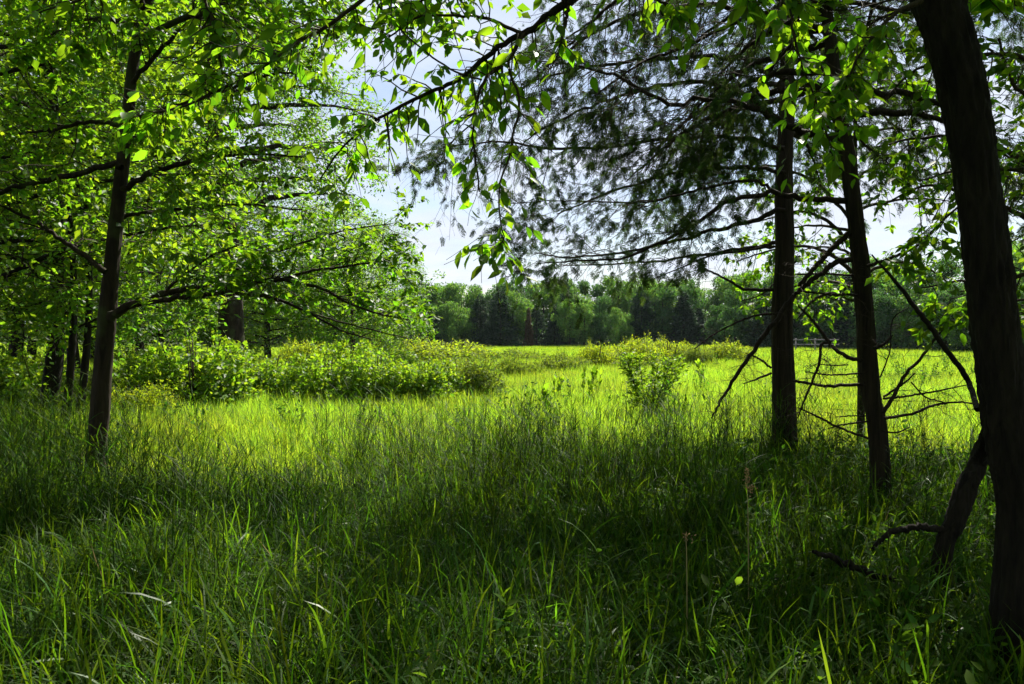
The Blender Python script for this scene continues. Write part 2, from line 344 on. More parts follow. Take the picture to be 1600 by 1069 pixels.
b2([(1120, -170, 9), (940, -190, 7.5), (760, -130, 5.5), (640, -55, 4), (567, 0, 3.4), (540, 20, 3.2), (506, 44, 3), (456, 74, 2.8), (422, 98, 2.6), (371, 125, 2.4), (331, 145, 2.2), (297, 162, 1.9), (263, 172, 1.6), (230, 177, 1.3), (199, 187, 1)], 3.1)
b2([(640, -55, 4), (480, -120, 4), (330, -50, 3.4), (321, 0, 3), (334, 34, 2.8), (341, 67, 2.4), (346, 116, 1.8)], 3.1)
b2([(480, -120, 3), (350, -110, 3), (240, -60, 2.6), (150, -10, 2), (60, 20, 1.2)], 3.1)
b2([(1120, -170, 6), (1180, -90, 3.5), (1230, 0, 2), (1239, 47, 1.9), (1249, 88, 1.8), (1262, 125, 1.7), (1279, 169, 1.6), (1296, 223, 1.3), (1312, 270, 1)], 3.0)
b2([(1440, 0, 5), (1400, 20, 3.4), (1370, 50, 2.6), (1340, 90, 2), (1325, 130, 1.6), (1315, 160, 1)], 2.9)
b2([(1300, -150, 6), (1220, -60, 3), (1190, -25, 2), (1165, 5, 1.2)], 2.6)
b2([(980, -90, 5), (960, -40, 3.5), (1010, -10, 2.6), (1050, 10, 2), (1085, 35, 1.2)], 3.2)
b2([(760, -130, 4), (720, -60, 3), (690, -20, 2.4), (650, 5, 1.8), (620, 10, 1.2)], 3.2)
Pm = np.array([a for a, b in BL]); Rm = np.array([b for a, b in BL])
t1, r1 = sub(Pm, Rm, 320, .30, .85, -.1, .25, .22, 5, .0035, .5, .35)
t1b, r1b = sub(Pm[1:], Rm[1:], 110, .16, .85, -.2, .3, .05, 5, .003, .5, .35, shrink=.2)
t1 = np.vstack([t1, t1b]); r1 = np.vstack([r1, r1b])
# unseen crown above the frame
UP = []
for k in range(26):
    z0 = R.uniform(3.6, 7.8); a = R.uniform(0, 6.28); p0 = np.array([b0[0]-.25, b0[1], z0]); dr = np.array([math.cos(a), math.sin(a), R.uniform(.1, .5)]); ln = R.uniform(2.0, 4.2)
    pts = np.array([p0+dr*ln*s+np.array([0, 0, -.25*ln*s*s]) for s in np.linspace(0, 1, 5)]); rr = np.linspace(.04, .006, 5)
    b = MB(); P, r = stem(b, np.hstack([pts, rr[:, None]]), 16, 6, .03, .3); b.build('limb', M['bark_dark'], TB); UP.append(resample(P, r, 10))
Pu = np.array([a for a, b in UP]); Ru = np.array([b for a, b in UP])
u1, ur1 = sub(Pu, Ru, 420, .9, .8, .1, .15, .15, 5, .006)
u2, ur2 = sub(u1, ur1, 2000, .3, .8, 0, .2, .1, 4, .003)
b = MB(); tubes(b, t1, r1, 4); b.build('twigs', M['twig'], TB, kind='stuff')
ku = gap(u2.mean(1)); u2, ur2 = u2[ku], ur2[ku]
b = MB(); tubes(b, u1, ur1, 3); tubes(b, u2, ur2, 3); b.build('upper_twigs', M['twig'], TB, kind='stuff')
f = cat(leaves_on(t1, 1800, .059, .45, .55, .45, .75), leaves_on(Pm[1:], 150, .06, .3, .6, .4, .7, .5))
f = leaf_objects(f, LEAF8, M['near'], TB)
b = MB(); place(b, f, LEAF8); place(b, thin(leaves_on(u2, 20000, .11, .3, .3)), BROAD); b.build('foliage', M['near'], TB, kind='stuff')
# stem leaning off its foot
TL = thing('leaning_stem', 'dark crooked stem leaning against the foot of the thick black trunk', 'tree stem', tuple(at(1472, 880, 3.9)*[1, 1, 0]))
b = MB(); p0 = at(1470, 880, 3.9)
stem(b, np.vstack([[*(p0*[1, 1, 0]-[0, 0, .1]), .07], pxstem([(1474, 868, 13), (1490, 820, 14.5), (1510, 765, 15), (1532, 712, 12), (1547, 660, 9, 3.6), (1552, 615, 6, 3.45)], 3.9)]), 60, 22, .08, .04); b.build('stem', M['bark_dark'], TL)
b = MB(); stem(b, pxstem([(1482, 832, 5.5), (1452, 824, 5.5), (1425, 825, 5), (1395, 831, 4.4), (1376, 843, 3.8), (1364, 858, 3)], 3.9), 30, 9, .1, .3); b.build('broken_branch', M['bark_dark'], TL)
b = MB(); P, r = stem(b, pxstem([(1527, 640, 5.4, 3.45), (1516, 603, 5.4), (1499, 573, 5.2), (1478, 546, 5), (1462, 522, 5), (1441, 495, 4.6), (1421, 468, 4.2), (1397, 438, 3.4), (1379, 417, 2.4), (1362, 398, 1.5)], 3.8)*np.array([1, 1, 1, .82]), 40, 8, .06, .14)
o = b.build('dead_branch', M['bark_dark'], TB)

# ---------------------------------------------------------------- cedars
SPRAY_V, SPRAY_T = [], []
def _kite(a, b_, wd, nn):
    a = np.array(a, float); b_ = np.array(b_, float); d = b_-a; s_ = np.cross(d, nn); s_ = s_/np.linalg.norm(s_)*wd; m = a+d*.45
    k = len(SPRAY_V); SPRAY_V.extend([a, m-s_, b_, m+s_]); SPRAY_T.extend([[k, k+2, k+1], [k, k+3, k+2]])
_rs = np.random.default_rng(3)
_kite((0, 0, 0), (0, .95, -.05), .035, (0, 0, 1))
for k in range(21):
    t = .06+.044*k; sgn = 1 if k % 2 else -1; ln = .42*(1-.55*t); z = _rs.uniform(-.25, .2)
    _kite((0, t, -.05*t), (sgn*ln*.75, t+ln*.8, z*ln*2.2), .032, (_rs.uniform(-.6, .6), _rs.uniform(-.4, .4), 1))
SPRAY = (np.array(SPRAY_V), [], SPRAY_T)
def cedar(px_rows, d, label, boughs, dead, nupper, side, seed, n1, n2, nsp, zlow=2.7):
    px_rows = [(a_[0], a_[1], a_[2]*.82) for a_ in px_rows]; base = at(px_rows[0][0], px_rows[0][1], d); gx, gy = base[0], base[1]
    T = thing('cedar_tree', label, 'tree', (gx, gy, float(gz(gx, gy))), None)
    rows = pxstem(px_rows, d); mb = MB()
    stem(mb, np.vstack([[gx, gy, -.15, rows[0][3]*1.25], rows]), 110, 26, .05); mb.build('trunk', M['bark_cedar'], T)
    BB = [limb([(a_[0], a_[1], a_[2]*.72) for a_ in rw], dd, T, 34, 7, .55, 'bark_cedar', 'bough') for rw, dd in boughs]
    zt = rows[-1][2]
    for k in range(nupper):
        f_ = (k+R.random())/nupper; z0 = zlow+(zt-.4-zlow)*f_
        j = int(np.argmin(abs(rows[:, 2]-z0))); a = R.uniform(0, 6.28)
        if f_ < .35 and math.sin(a) < -.2: a = -a
        ln = (R.uniform(1.3, 2.5)*(1-.65*f_) if z0 < 4.6 else R.uniform(2.4, 3.6)*(1-.5*f_))*side
        p0 = np.array([rows[j, 0], rows[j, 1], z0]); dr = np.array([math.cos(a), math.sin(a), .25])
        pts = np.array([p0+dr*ln*s+np.array([0, 0, -.5*ln*s*s]) for s in np.linspace(0, 1, 5)]); rr = np.linspace(.035, .006, 5)*(1-.4*f_)
        b = MB(); P, r = stem(b, np.hstack([pts, rr[:, None]]), 18, 6, .05, .5); b.build('bough', M['bark_cedar'], T); BB.append(resample(P, r, 10))
    for rw, dd in dead: limb([(a_[0], a_[1], a_[2]*.78) for a_ in rw], dd, T, 30, 6, .24, 'bark_cedar', 'dead_branch', .05)
    if dead:
        Pd = []
        for rw, dd in dead:
            if len(rw) >= 3:
                xyz = pxstem(rw, dd); Pd.append(resample(catmull(xyz[:, :3], 20), np.full(20, .01), 8))
        A = np.array([a for a, _ in Pd]); B_ = np.array([q for _, q in Pd])
        s1, q1 = sub(A, B_, 130, .34, .8, 0, .15, .1, 5, .0026, .7, .2); s2, q2 = sub(s1, q1, 320, .16, .8, 0, .1, .1, 4, .002)
        b = MB(); tubes(b, s1, q1, 4); tubes(b, s2, q2, 3); b.build('dead_twigs', M['twig'], T, kind='stuff')
    P = np.array([a for a, _ in BB]); Q = np.array([q for _, q in BB])
    s1, q1 = sub(P, Q, n1, .75, .62, -.05, .36, .2, 6, .0042, .5, .45, shrink=.35); kk = s1[..., 2].min(1) > 1.86+.1*R.random(len(s1)); s1, q1 = s1[kk], q1[kk]
    s2, q2 = sub(s1, q1, n2, .26, .7, -.1, .35, .25, 5, .0018, .5, .2, shrink=.2)
    b = MB(); tubes(b, s1, q1, 4); tubes(b, s2, q2, 3); b.build('twigs', M['twig'], T, kind='stuff')
    cs = s2.mean(1); cv = np.sin(cs[:, 0]*5.1+2*np.sin(cs[:, 2]*3.3))+np.sin(cs[:, 2]*6.3+1.5*np.sin(cs[:, 1]*4))+R.normal(0, .45, len(cs))
    f = thin(cat(leaves_on(s2[cv > .1], int(nsp*.92), .085, .4, .4, 1.2, .3, .1), leaves_on(s2, int(nsp*.3), .08, .4, .4, 1.2, .3, .4)))
    b = MB(); place(b, f, SPRAY); b.build('foliage', M['cedar'], T, kind='stuff')
    return T
c1_boughs = [
 ([(1228, 125, 7), (1170, 95, 6), (1100, 88, 5), (1000, 95, 4), (900, 108, 3), (825, 130, 2)], 7.6),
 ([(1229, 55, 7), (1150, 15, 6), (1060, 10, 5), (960, 35, 4), (880, 85, 3), (800, 150, 2.4), (730, 200, 1.8), (680, 250, 1)], 7.2),
 ([(1226, 232, 6), (1150, 215, 5), (1060, 215, 4.4), (960, 228, 3.6), (860, 232, 3), (760, 222, 2), (670, 235, 1.2)], 7.4),
 ([(1226, 190, 6), (1120, 130, 5), (1010, 140, 4), (930, 165, 3), (850, 200, 2), (800, 240, 1.2)], 7.0),
 ([(1226, 330, 6), (1170, 345, 5), (1110, 362, 4.2), (1040, 380, 3.4), (970, 395, 2.6), (890, 402, 2), (835, 395, 1.2)], 7.4),
 ([(1226, 380, 5), (1170, 388, 4), (1100, 398, 3), (1030, 408, 2.4), (960, 412, 1.8), (880, 415, 1)], 8.3),
 ([(1226, 270, 5), (1160, 262, 4.4), (1080, 268, 3.6), (1000, 285, 3), (930, 310, 2.2), (870, 335, 1.4)], 8.0),
 ([(1230, 20, 6), (1180, -40, 5), (1100, -50, 4.6), (1000, -20, 3.6), (930, 30, 2.6), (870, 70, 1.4)], 8.6),
 ([(1230, 80, 5), (1270, 50, 4), (1330, 50, 3), (1380, 80, 2), (1420, 120, 1)], 8.4),
 ([(1228, 160, 5), (1280, 140, 4), (1340, 150, 3), (1390, 190, 2), (1420, 220, 1)], 8.8),
]
c1_dead = [
 ([(1242, 461, 5.5), (1225, 482, 5.5), (1202, 515, 5), (1175, 552, 4.4), (1151, 586, 3.8), (1131, 617, 3), (1121, 637, 2.3), (1111, 654, 1.2)], 7.9),
 ([(1208, 453, 4), (1161, 451, 3.2), (1138, 438, 2.6), (1104, 421, 2), (1084, 404, 1)], 7.9),
 ([(1205, 583, 2.4), (1188, 590, 2.2), (1161, 600, 1)], 7.9), ([(1205, 575, 2.4), (1185, 560, 2), (1165, 552, 1)], 7.9),
 ([(1210, 385, 3.5), (1160, 392, 3), (1110, 400, 2.2), (1060, 420, 1.4), (1010, 440, 1)], 7.7),
 ([(1210, 490, 3), (1170, 496, 2.3), (1120, 520, 1.6), (1085, 545, 1)], 7.7),
 ([(1240, 595, 3), (1269, 600, 2.6), (1296, 603, 2.2), (1335, 601, 1.5)], 7.7),
]
C1 = cedar([(1226, 700, 25), (1225, 660, 22), (1225, 600, 21), (1222, 500, 19), (1226, 400, 17.5), (1224, 300, 16), (1228, 200, 14.5), (1230, 100, 13), (1230, 0, 11.5), (1232, -200, 8), (1236, -520, 2)], 8.1,
  'cedar with straight brown trunk and drooping dark boughs, left of the two cedars', c1_boughs, c1_dead, 34, 1.0, 1, 950, 4800, 14500, 3.4)
c2_boughs = [
 ([(1310, 216, 9), (1262, 209, 8.5), (1242, 199, 8), (1212, 182, 7), (1188, 172, 6.4), (1161, 165, 6), (1127, 159, 5.6), (1087, 157, 5.2), (1056, 165, 5), (1016, 148, 4.4), (969, 121, 3.6), (935, 111, 3), (880, 100, 2), (830, 95, 1.2)], 5.9),
 ([(1320, 314, 7), (1279, 310, 6.6), (1242, 307, 6.4), (1208, 300, 6), (1161, 309, 5.6), (1127, 321, 5), (1094, 344, 4.4), (1070, 360, 4), (1019, 384, 3.2), (969, 404, 2.5), (901, 407, 1.8), (840, 412, 1)], 5.9),
 ([(1208, 300, 4), (1188, 284, 3.8), (1144, 284, 3.4), (1094, 297, 3), (1060, 304, 2.6), (1019, 314, 2.2), (969, 317, 1.8), (901, 314, 1.4), (851, 314, 1.1), (780, 320, .8)], 5.9),
 ([(1296, 60, 6), (1240, 20, 5), (1160, 30, 4.4), (1080, 70, 3.6), (1000, 100, 2.6), (930, 150, 1.6)], 5.5),
 ([(1290, 20, 6), (1200, -60, 5), (1090, -60, 4.4), (980, -10, 3.6), (900, 60, 2.6), (850, 110, 1.6)], 6.2),
]
c2_dead = [
 ([(1333, 404, 6), (1303, 411, 6), (1283, 428, 5.6), (1256, 448, 5), (1240, 463, 4)], 5.9),
 ([(1325, 365, 6), (1296, 394, 5.6), (1276, 414, 5.2), (1249, 448, 4.4)], 5.9),
 ([(1246, 429, 2), (1290, 428, 2.2), (1335, 431, 2.6)], 5.9), ([(1252, 455, 2), (1296, 460, 2.3), (1340, 461, 2.8)], 5.8),
 ([(1348, 563, 4.5), (1320, 556, 4.3), (1296, 536, 3.8), (1279, 512, 3.2), (1262, 492, 2.6), (1247, 478, 1.6)], 5.8),
 ([(1296, 536, 3), (1283, 539, 3), (1279, 569, 2.8), (1269, 596, 2.4), (1256, 627, 2), (1246, 654, 1.2)], 5.8),
 ([(1350, 601, 3.6), (1296, 603, 3.3), (1269, 600, 2.8), (1244, 595, 2)], 5.9),
 ([(1280, 569, 1.2), (1300, 571, 1.4), (1325, 570, 1.4)], 5.8), ([(1258, 581, 1.4), (1300, 586, 1.8), (1352, 583, 2)], 5.8),
 ([(1358, 686, 2.8), (1313, 669, 2.6), (1279, 652, 2.3), (1246, 637, 1.2)], 5.8),
 ([(1360, 658, 2), (1320, 663, 1.8), (1293, 670, 1)], 5.8), ([(1360, 650, 1.5), (1330, 650, 1.4), (1305, 652, 1)], 5.8),
 ([(1355, 416, 4), (1384, 406, 3.6), (1414, 394, 3.2), (1441, 377, 3), (1468, 350, 2.6), (1500, 320, 2)], 5.6),
 ([(1380, 645, 4.6), (1397, 617, 4.2), (1414, 586, 3.8), (1438, 559, 3.2), (1465, 525, 2.8), (1485, 502, 2.3), (1509, 483, 1.4)], 5.6),
 ([(1382, 654, 3.3), (1424, 647, 2.9), (1455, 635, 2.6), (1478, 630, 2.2), (1509, 629, 1.8), (1529, 635, 1)], 5.6),
 ([(1380, 623, 2.4), (1424, 618, 2.2), (1465, 611, 1.8), (1512, 601, 1.1)], 5.6),
 ([(1380, 620, 2.4), (1411, 600, 2.1), (1430, 583, 1.2)], 5.6), ([(1424, 597, 1.6), (1445, 620, 1.6), (1478, 630, 1.4)], 5.6),
 ([(1365, 545, 4), (1380, 538, 3), (1395, 524, 1.4)], 5.7), ([(1372, 672, 2), (1400, 676, 1.8), (1420, 668, 1)], 5.7),
 ([(1375, 590, 1.6), (1390, 550, 1.5), (1395, 500, 1.3), (1420, 480, .9)], 5.7),
]
C2 = cedar([(1379, 800, 23), (1377, 770, 19), (1375, 730, 18), (1369, 655, 17), (1362, 620, 16.5), (1356, 552, 16), (1348, 450, 16), (1337, 350, 15), (1326, 260, 14), (1314, 190, 13), (1302, 100, 12), (1290, 0, 10.5), (1275, -200, 7.5), (1262, -600, 2)], 5.9,
  'slimmer cedar with many bare dead side branches, right of the other cedar', c2_boughs, c2_dead, 24, .8, 2, 650, 3000, 8800, 3.0)

# ---------------------------------------------------------------- left foreground tree
DT = 7.1
b0 = at(150, 700, DT)
T1 = thing('broadleaf_tree', 'slim brown trunked tree on the left with a long low branch reaching right', 'tree', (b0[0], b0[1], float(gz(b0[0], b0[1]))))
mb = MB(); rows = pxstem([(151, 715, 15.5), (156, 640, 14), (163, 550, 13.2), (169, 480, 12.6), (174, 420, 11.3), (182, 340, 10), (190, 270, 9.5), (199, 190, 8.6), (208, 100, 8), (228, 20, 7.5), (240, -80, 7.5), (246, -300, 5.5), (250, -620, 2.5)], DT)
stem(mb, np.vstack([[b0[0], b0[1], -.15, .14], rows]), 100, 24, .045); mb.build('trunk', M['bark'], T1)
TLb = []
def l1(rows, d=DT, r=1.0): TLb.append(limb(rows, d, T1, 28, 7, .3, 'bark'))
l1([(172, 500, 8), (182, 488, 7.5), (216, 475, 6.6), (257, 460, 5.8), (317, 451, 5), (372, 451, 4.4), (415, 438, 3.6), (449, 439, 3.1), (507, 453, 2.6), (540, 472, 2.1), (590, 490, 1.5), (640, 500, 1)], 7.0)
l1([(235, 472, 4.2), (270, 466, 4.4), (310, 462, 4), (345, 458, 3.4), (405, 461, 3), (453, 475, 2.5), (500, 498, 2), (540, 519, 1.4), (580, 530, 1)], 6.8)
l1([(415, 438, 2.8), (443, 436, 2.6), (487, 423, 2.3), (520, 419, 2), (570, 412, 1.6), (620, 405, 1)], 7.1)
l1([(258, 457, 2.4), (280, 434, 2.2), (297, 423, 1.8), (330, 400, 1.2), (380, 380, 1)], 6.9)
l1([(317, 450, 2), (370, 420, 1.8), (430, 395, 1.6), (500, 370, 1.4), (570, 355, 1.1), (610, 350, .8)], 7.3)
l1([(372, 451, 2), (430, 470, 1.8), (520, 500, 1.4), (600, 520, 1), (640, 530, .8)], 7.4)
l1([(165, 425, 5), (149, 412, 4.6), (118, 390, 4), (84, 367, 3.4), (61, 350, 3), (20, 330, 2.2), (-40, 300, 1.2)], 6.9)
l1([(192, 295, 5), (203, 290, 4.8), (236, 270, 4.4), (270, 260, 4), (304, 251, 3.5), (365, 241, 2.7), (405, 240, 2.2), (470, 245, 1.4)], 7.0)
l1([(190, 262, 5), (175, 258, 5), (118, 270, 4.6), (50, 287, 4.4), (0, 299, 4), (-80, 310, 2)], 6.8)
l1([(206, 130, 4), (240, 90, 3.6), (290, 40, 3), (340, 10, 2.4), (400, -20, 1.6)], 6.7)
l1([(200, 190, 4), (260, 170, 3.5), (330, 150, 2.8), (410, 120, 2.2), (480, 110, 1.2)], 7.3)
l1([(198, 200, 4), (150, 190, 3.4), (90, 200, 2.8), (30, 210, 1.6)], 7.2)
l1([(183, 340, 3.6), (240, 330, 3), (310, 325, 2.4), (390, 320, 2), (480, 330, 1.2)], 7.4)
l1([(228, 20, 4), (180, -20, 3), (120, -30, 2.4), (60, 0, 1.4)], 7.2)
for k in range(34):
    f_ = (k+.5)/34; z0 = 4.0+4.8*f_; j = int(np.argmin(abs(rows[:, 2]-z0))); a = k*2.4+R.uniform(-.4, .4); ln = R.uniform(2.2, 3.9)*(1-.45*f_)
    p0 = np.array([rows[j, 0], rows[j, 1], z0]); dr = np.array([math.cos(a), math.sin(a), .45])
    pts = np.array([p0+dr*ln*s+np.array([0, 0, -.3*ln*s*s]) for s in np.linspace(0, 1, 5)])
    b = MB(); P, r = stem(b, np.hstack([pts, np.linspace(.03, .005, 5)[:, None]]), 16, 6, .03, .4); b.build('limb', M['bark'], T1); TLb.append(resample(P, r, 10))
P = np.array([a for a, _ in TLb]); Q = np.array([q for _, q in TLb])
s1, q1 = sub(P[:20], Q[:20], 560, .62, .75, .08, .22, .15, 5, .006, .5, .5, shrink=.3)
s2, q2 = sub(s1, q1, 2400, .26, .75, .02, .2, .15, 4, .0025, .5, .5)
k1 = s1[..., 2].min(1) > 1.6; k2 = s2[..., 2].min(1) > 1.58; s1, q1, s2, q2 = s1[k1], q1[k1], s2[k2], q2[k2]
b = MB(); tubes(b, s1, q1, 4); tubes(b, s2, q2, 3); b.build('twigs', M['twig'], T1, kind='stuff')
f = leaves_on(s2, 21000, .066, .45, .3, .5, 1.0)
f = pick(f, browse(f['p'], 1.62)); X_, Y_, _d = project(f['p']); f = pick(f, ~((X_ > 332) & (X_ < 392) & (Y_ > 452) & (R.random(len(X_)) < .85)))
f = leaf_objects(f, LEAF8, M['maple'], T1)
s3, q3 = sub(P[14:], Q[14:], 420, .8, .75, .08, .22, .15, 5, .006); s4, q4 = sub(s3, q3, 1500, .35, .75, .02, .2, .15, 4, .0025)
b = MB(); tubes(b, s3, q3, 3); b.build('upper_twigs', M['twig'], T1, kind='stuff')
b = MB(); place(b, f, LEAF4); place(b, thin(leaves_on(s4, 15000, .10, .35, .3, .5, 1.0)), BROAD); b.build('foliage', M['maple'], T1, kind='stuff')

# ---------------------------------------------------------------- right-hand leafy trees
def leafy_tree(name, label, base, rows, limbs, mat, n1, n2, nl, size, nupper, zr, d, objs=True, l1len=.5, group=None, upln=1.6):
    T = thing(name, label, 'tree', (base[0], base[1], float(gz(base[0], base[1]))), group)
    mb = MB(); stem(mb, rows, 60, 14, .05); mb.build('trunk', M['bark'], T); BB = []
    for rw, dd in limbs: BB.append(limb(rw, dd, T, 24, 6, .35, 'twig'))
    rows = np.asarray(rows)
    for k in range(nupper):
        f_ = (k+R.random())/nupper; z0 = zr[0]+(zr[1]-zr[0])*f_; j = int(np.argmin(abs(rows[:, 2]-z0))); a = R.uniform(0, 6.28); ln = R.uniform(.6, 1.2)*upln*(1-.5*f_)
        p0 = np.array([rows[j, 0], rows[j, 1], z0]); dr = np.array([math.cos(a), math.sin(a), .35])
        pts = np.array([p0+dr*ln*s+np.array([0, 0, -.35*ln*s*s]) for s in np.linspace(0, 1, 5)])
        b = MB(); P, r = stem(b, np.hstack([pts, np.linspace(.022, .004, 5)[:, None]]), 14, 5, .03, .4); b.build('limb', M['twig'], T); BB.append(resample(P, r, 10))
    P = np.array([a for a, _ in BB]); Q = np.array([q for _, q in BB])
    s1, q1 = sub(P, Q, n1, l1len, .8, .0, .25, .1, 5, .005, .5, .4, shrink=.3); s2, q2 = sub(s1, q1, n2, .22, .8, -.05, .25, .1, 4, .002, .5, .4)
    b = MB(); tubes(b, s1, q1, 4); tubes(b, s2, q2, 3); b.build('twigs', M['twig'], T, kind='stuff')
    f = thin(leaves_on(s2, nl, size, .35, .4, .5, .8))
    if objs: f = leaf_objects(f, LEAF8, M[mat], T)
    b = MB(); place(b, f, LEAF4); b.build('foliage', M[mat], T, kind='stuff'); return T
p = at(1690, 700, 5.0)
leafy_tree('broadleaf_tree', 'leafy tree growing just beyond the right edge behind the thick black trunk', p,
   np.array([[p[0], p[1], -.1, .1], [p[0], p[1], 1, .085], [p[0]-.05, p[1], 2.2, .07], [p[0]-.1, p[1], 3.6, .05], [p[0], p[1], 6, .015]]),
   [([(1672, 330, 5), (1600, 250, 4), (1520, 220, 3), (1440, 215, 2.2), (1370, 230, 1.2)], 5.0), ([(1672, 420, 5), (1600, 340, 4), (1530, 310, 3), (1450, 290, 2.2), (1380, 320, 1.4)], 5.1),
    ([(1680, 150, 5), (1590, 90, 4), (1510, 90, 3), (1430, 110, 2.2), (1380, 160, 1.2)], 5.0), ([(1680, 470, 5), (1620, 430, 4), (1560, 440, 3), (1500, 440, 2), (1440, 450, 1.2)], 5.4),
    ([(1680, 60, 5), (1600, 10, 4), (1520, 0, 3), (1400, 20, 2.2), (1320, 60, 1.2)], 5.2), ([(1680, 300, 5), (1620, 180, 4), (1580, 120, 3), (1560, 60, 2)], 5.0),
    ([(1680, 520, 4), (1630, 480, 3), (1590, 470, 2), (1570, 500, 1)], 5.0)],
   'maple', 230, 800, 5200, .075, 12, (2.2, 5.6), 5.0)
p = at(1345, 650, 9.6)
leafy_tree('broadleaf_tree', 'young light green tree standing behind the two cedar trunks', p,
   np.array([[p[0], p[1], -.1, .05], [p[0], p[1], 1, .045], [p[0]-.05, p[1], 2.0, .04], [p[0]-.1, p[1], 3.2, .03], [p[0]-.1, p[1], 5, .01]]),
   [([(1345, 440, 4), (1300, 400, 3), (1250, 385, 2.2), (1190, 395, 1.4), (1150, 410, 1)], 9.6), ([(1345, 470, 4), (1300, 460, 3), (1270, 470, 2), (1245, 500, 1)], 9.5),
    ([(1340, 400, 4), (1300, 350, 3), (1250, 330, 2), (1190, 345, 1)], 9.6), ([(1345, 430, 3), (1400, 410, 2.5), (1450, 420, 1.6), (1480, 440, 1)], 9.4),
    ([(1335, 350, 3), (1280, 290, 2.5), (1210, 260, 1.8), (1150, 270, 1)], 9.6), ([(1250, 400, 2), (1225, 430, 1.6), (1190, 460, 1.2), (1160, 470, .8)], 9.6)],
   'maple', 120, 420, 2600, .085, 10, (1.9, 4.8), 9.6)

# ---------------------------------------------------------------- woodland trees at left (generic, grown in place)
def wood_tree(h, spread, n_l, zmin, n1, n2, nl, size, trunk_r, mat, label, lean=0, loc=(0, 0), bark='bark_dark', tpl=LEAF4, name='broadleaf_tree', up=.35, l1=1.0, group=None):
    x, y = loc; T = thing(name, label, 'tree', (x, y, float(gz(x, y))), group)
    zz_ = np.linspace(-.2, h, 7); rows = np.array([[x+lean*max(z, 0)/h+.12*math.sin(z*.7+x), y+.1*math.sin(z*.9), z, trunk_r*(1-.85*max(z, 0)/h)+.01] for z in zz_])
    mb = MB(); stem(mb, rows, 50, 16, .07); mb.build('trunk', M[bark], T); BB = []
    for k in range(n_l):
        f_ = (k+R.random())/n_l; z0 = zmin+(h-zmin)*f_*.97; a = k*2.4+R.uniform(-.4, .4); ln = spread*R.uniform(.7, 1.1)*math.sqrt(max(1-(f_*1.0)**2.2, .06))
        xx = np.interp(z0, rows[:, 2], rows[:, 0]); yy = np.interp(z0, rows[:, 2], rows[:, 1]); dr = np.array([math.cos(a), math.sin(a), up*R.uniform(.4, 1.5)])
        pts = np.array([np.array([xx, yy, z0])+dr*ln*s+np.array([0, 0, -.22*ln*s*s]) for s in np.linspace(0, 1, 5)])
        rr = np.linspace(trunk_r*.35*(1-.5*f_), .008, 5)
        P, r = stem(mb2 if k else (mb2 := MB()), np.hstack([pts, rr[:, None]]), 12, 6, .03, .3); BB.append(resample(P, r, 10))
    mb2.build('limbs', M[bark], T, kind='stuff')
    P = np.array([a for a, _ in BB]); Q = np.array([q for _, q in BB])
    s1, q1 = sub(P, Q, n1, l1, .8, .05, .25, .2, 5, .01, .5, .4, shrink=.4); s2, q2 = sub(s1, q1, n2, .42*l1, .8, 0, .2, .1, 4, .004)
    b = MB(); tubes(b, s1, q1, 3); b.build('twigs', M['twig'], T, kind='stuff')
    f = leaves_on(s2, nl, size, .35, .25, .5, .9, .0, .03); f['p'] = f['p']+R.normal(0, .04*l1, f['p'].shape)
    b = MB(); place(b, f, tpl); b.build('foliage', M[mat], T, kind='stuff'); return T
q = at(368, 530, 22)
OLD = wood_tree(13.5, 4.6, 46, 4.6, 900, 5200, 50000, .11, .36, 'wood', 'big old tree with thick grey trunk rising behind the vine covered shrubs', -1.0, (q[0], q[1]), 'bark', l1=1.5)
q = at(545, 560, 25)
wood_tree(5.0, 2.6, 34, .9, 520, 2600, 22000, .095, .07, 'wood', 'small bright leaved tree rising behind the shrub row', 0, (q[0], q[1]), 'bark', l1=.8)
WL = [((70, 12.5), 10.5, 3.4, 'tree with a dark trunk in the shade, nearest of the woods at the left edge', .14), ((-60, 10), 9.5, 3.2, 'dense leafy tree at the far left edge beside the left limb', .13),
      ((120, 21), 11, 3.8, 'leafy tree just behind the slim brown trunk', .16), ((20, 19), 12, 4.2, 'tall tree at the back of the woods at the left edge', .2), ((225, 25), 9, 3.2, 'tree of middle height between the slim brown trunk and the big old tree', .12)]
w0 = wood_tree(10.5, 3.3, 44, 1.5, 850, 4400, 36000, .095, .14, 'wood', WL[0][3], .4, (0, 0), 'bark_dark', l1=1.1)
w1 = wood_tree(9.5, 3.6, 40, 1.4, 800, 4000, 32000, .10, .13, 'vine', WL[1][3], -.3, (0, 0), 'bark_dark', l1=1.2)
for k, ((px, d), h, sp, lab, tr) in enumerate(WL):
    src = (w0, w1)[k % 2]; o = src if k < 2 else copy_tree(src)
    q = at(px, 600, d); o.location = (q[0], q[1], float(gz(q[0], q[1]))); o.rotation_euler.z = (0.3, 1.7, 3.9, 5.1, 2.5)[k]
    s = h/(10.5 if k % 2 == 0 else 9.5); o.scale = (s, s, s); o['label'] = lab
for k, (px, d, s, lab) in enumerate([(40, 30, 1.1, 'tree in the dim back of the woods at the left edge'), (150, 33, 1.15, 'tree deep in the woods behind the slim brown trunk'), (250, 34, 1.0, 'tree deep in the woods left of the big old tree'),
        (330, 37, 1.15, 'tree behind the big old tree'), (425, 36, .95, 'tree just right of and behind the big old tree'), (520, 40, .95, 'tree at the right end of the woods behind the shrub row'), (590, 46, .85, 'last tree of the left woods, before the far treeline')]):
    o = copy_tree((w0, w1)[k % 2], lab, None); q = at(px, 540, d); o.location = (q[0], q[1], float(gz(q[0], q[1]))-.9); o.rotation_euler.z = k*2.1+.5; o.scale = (s*1.15, s*1.15, s)
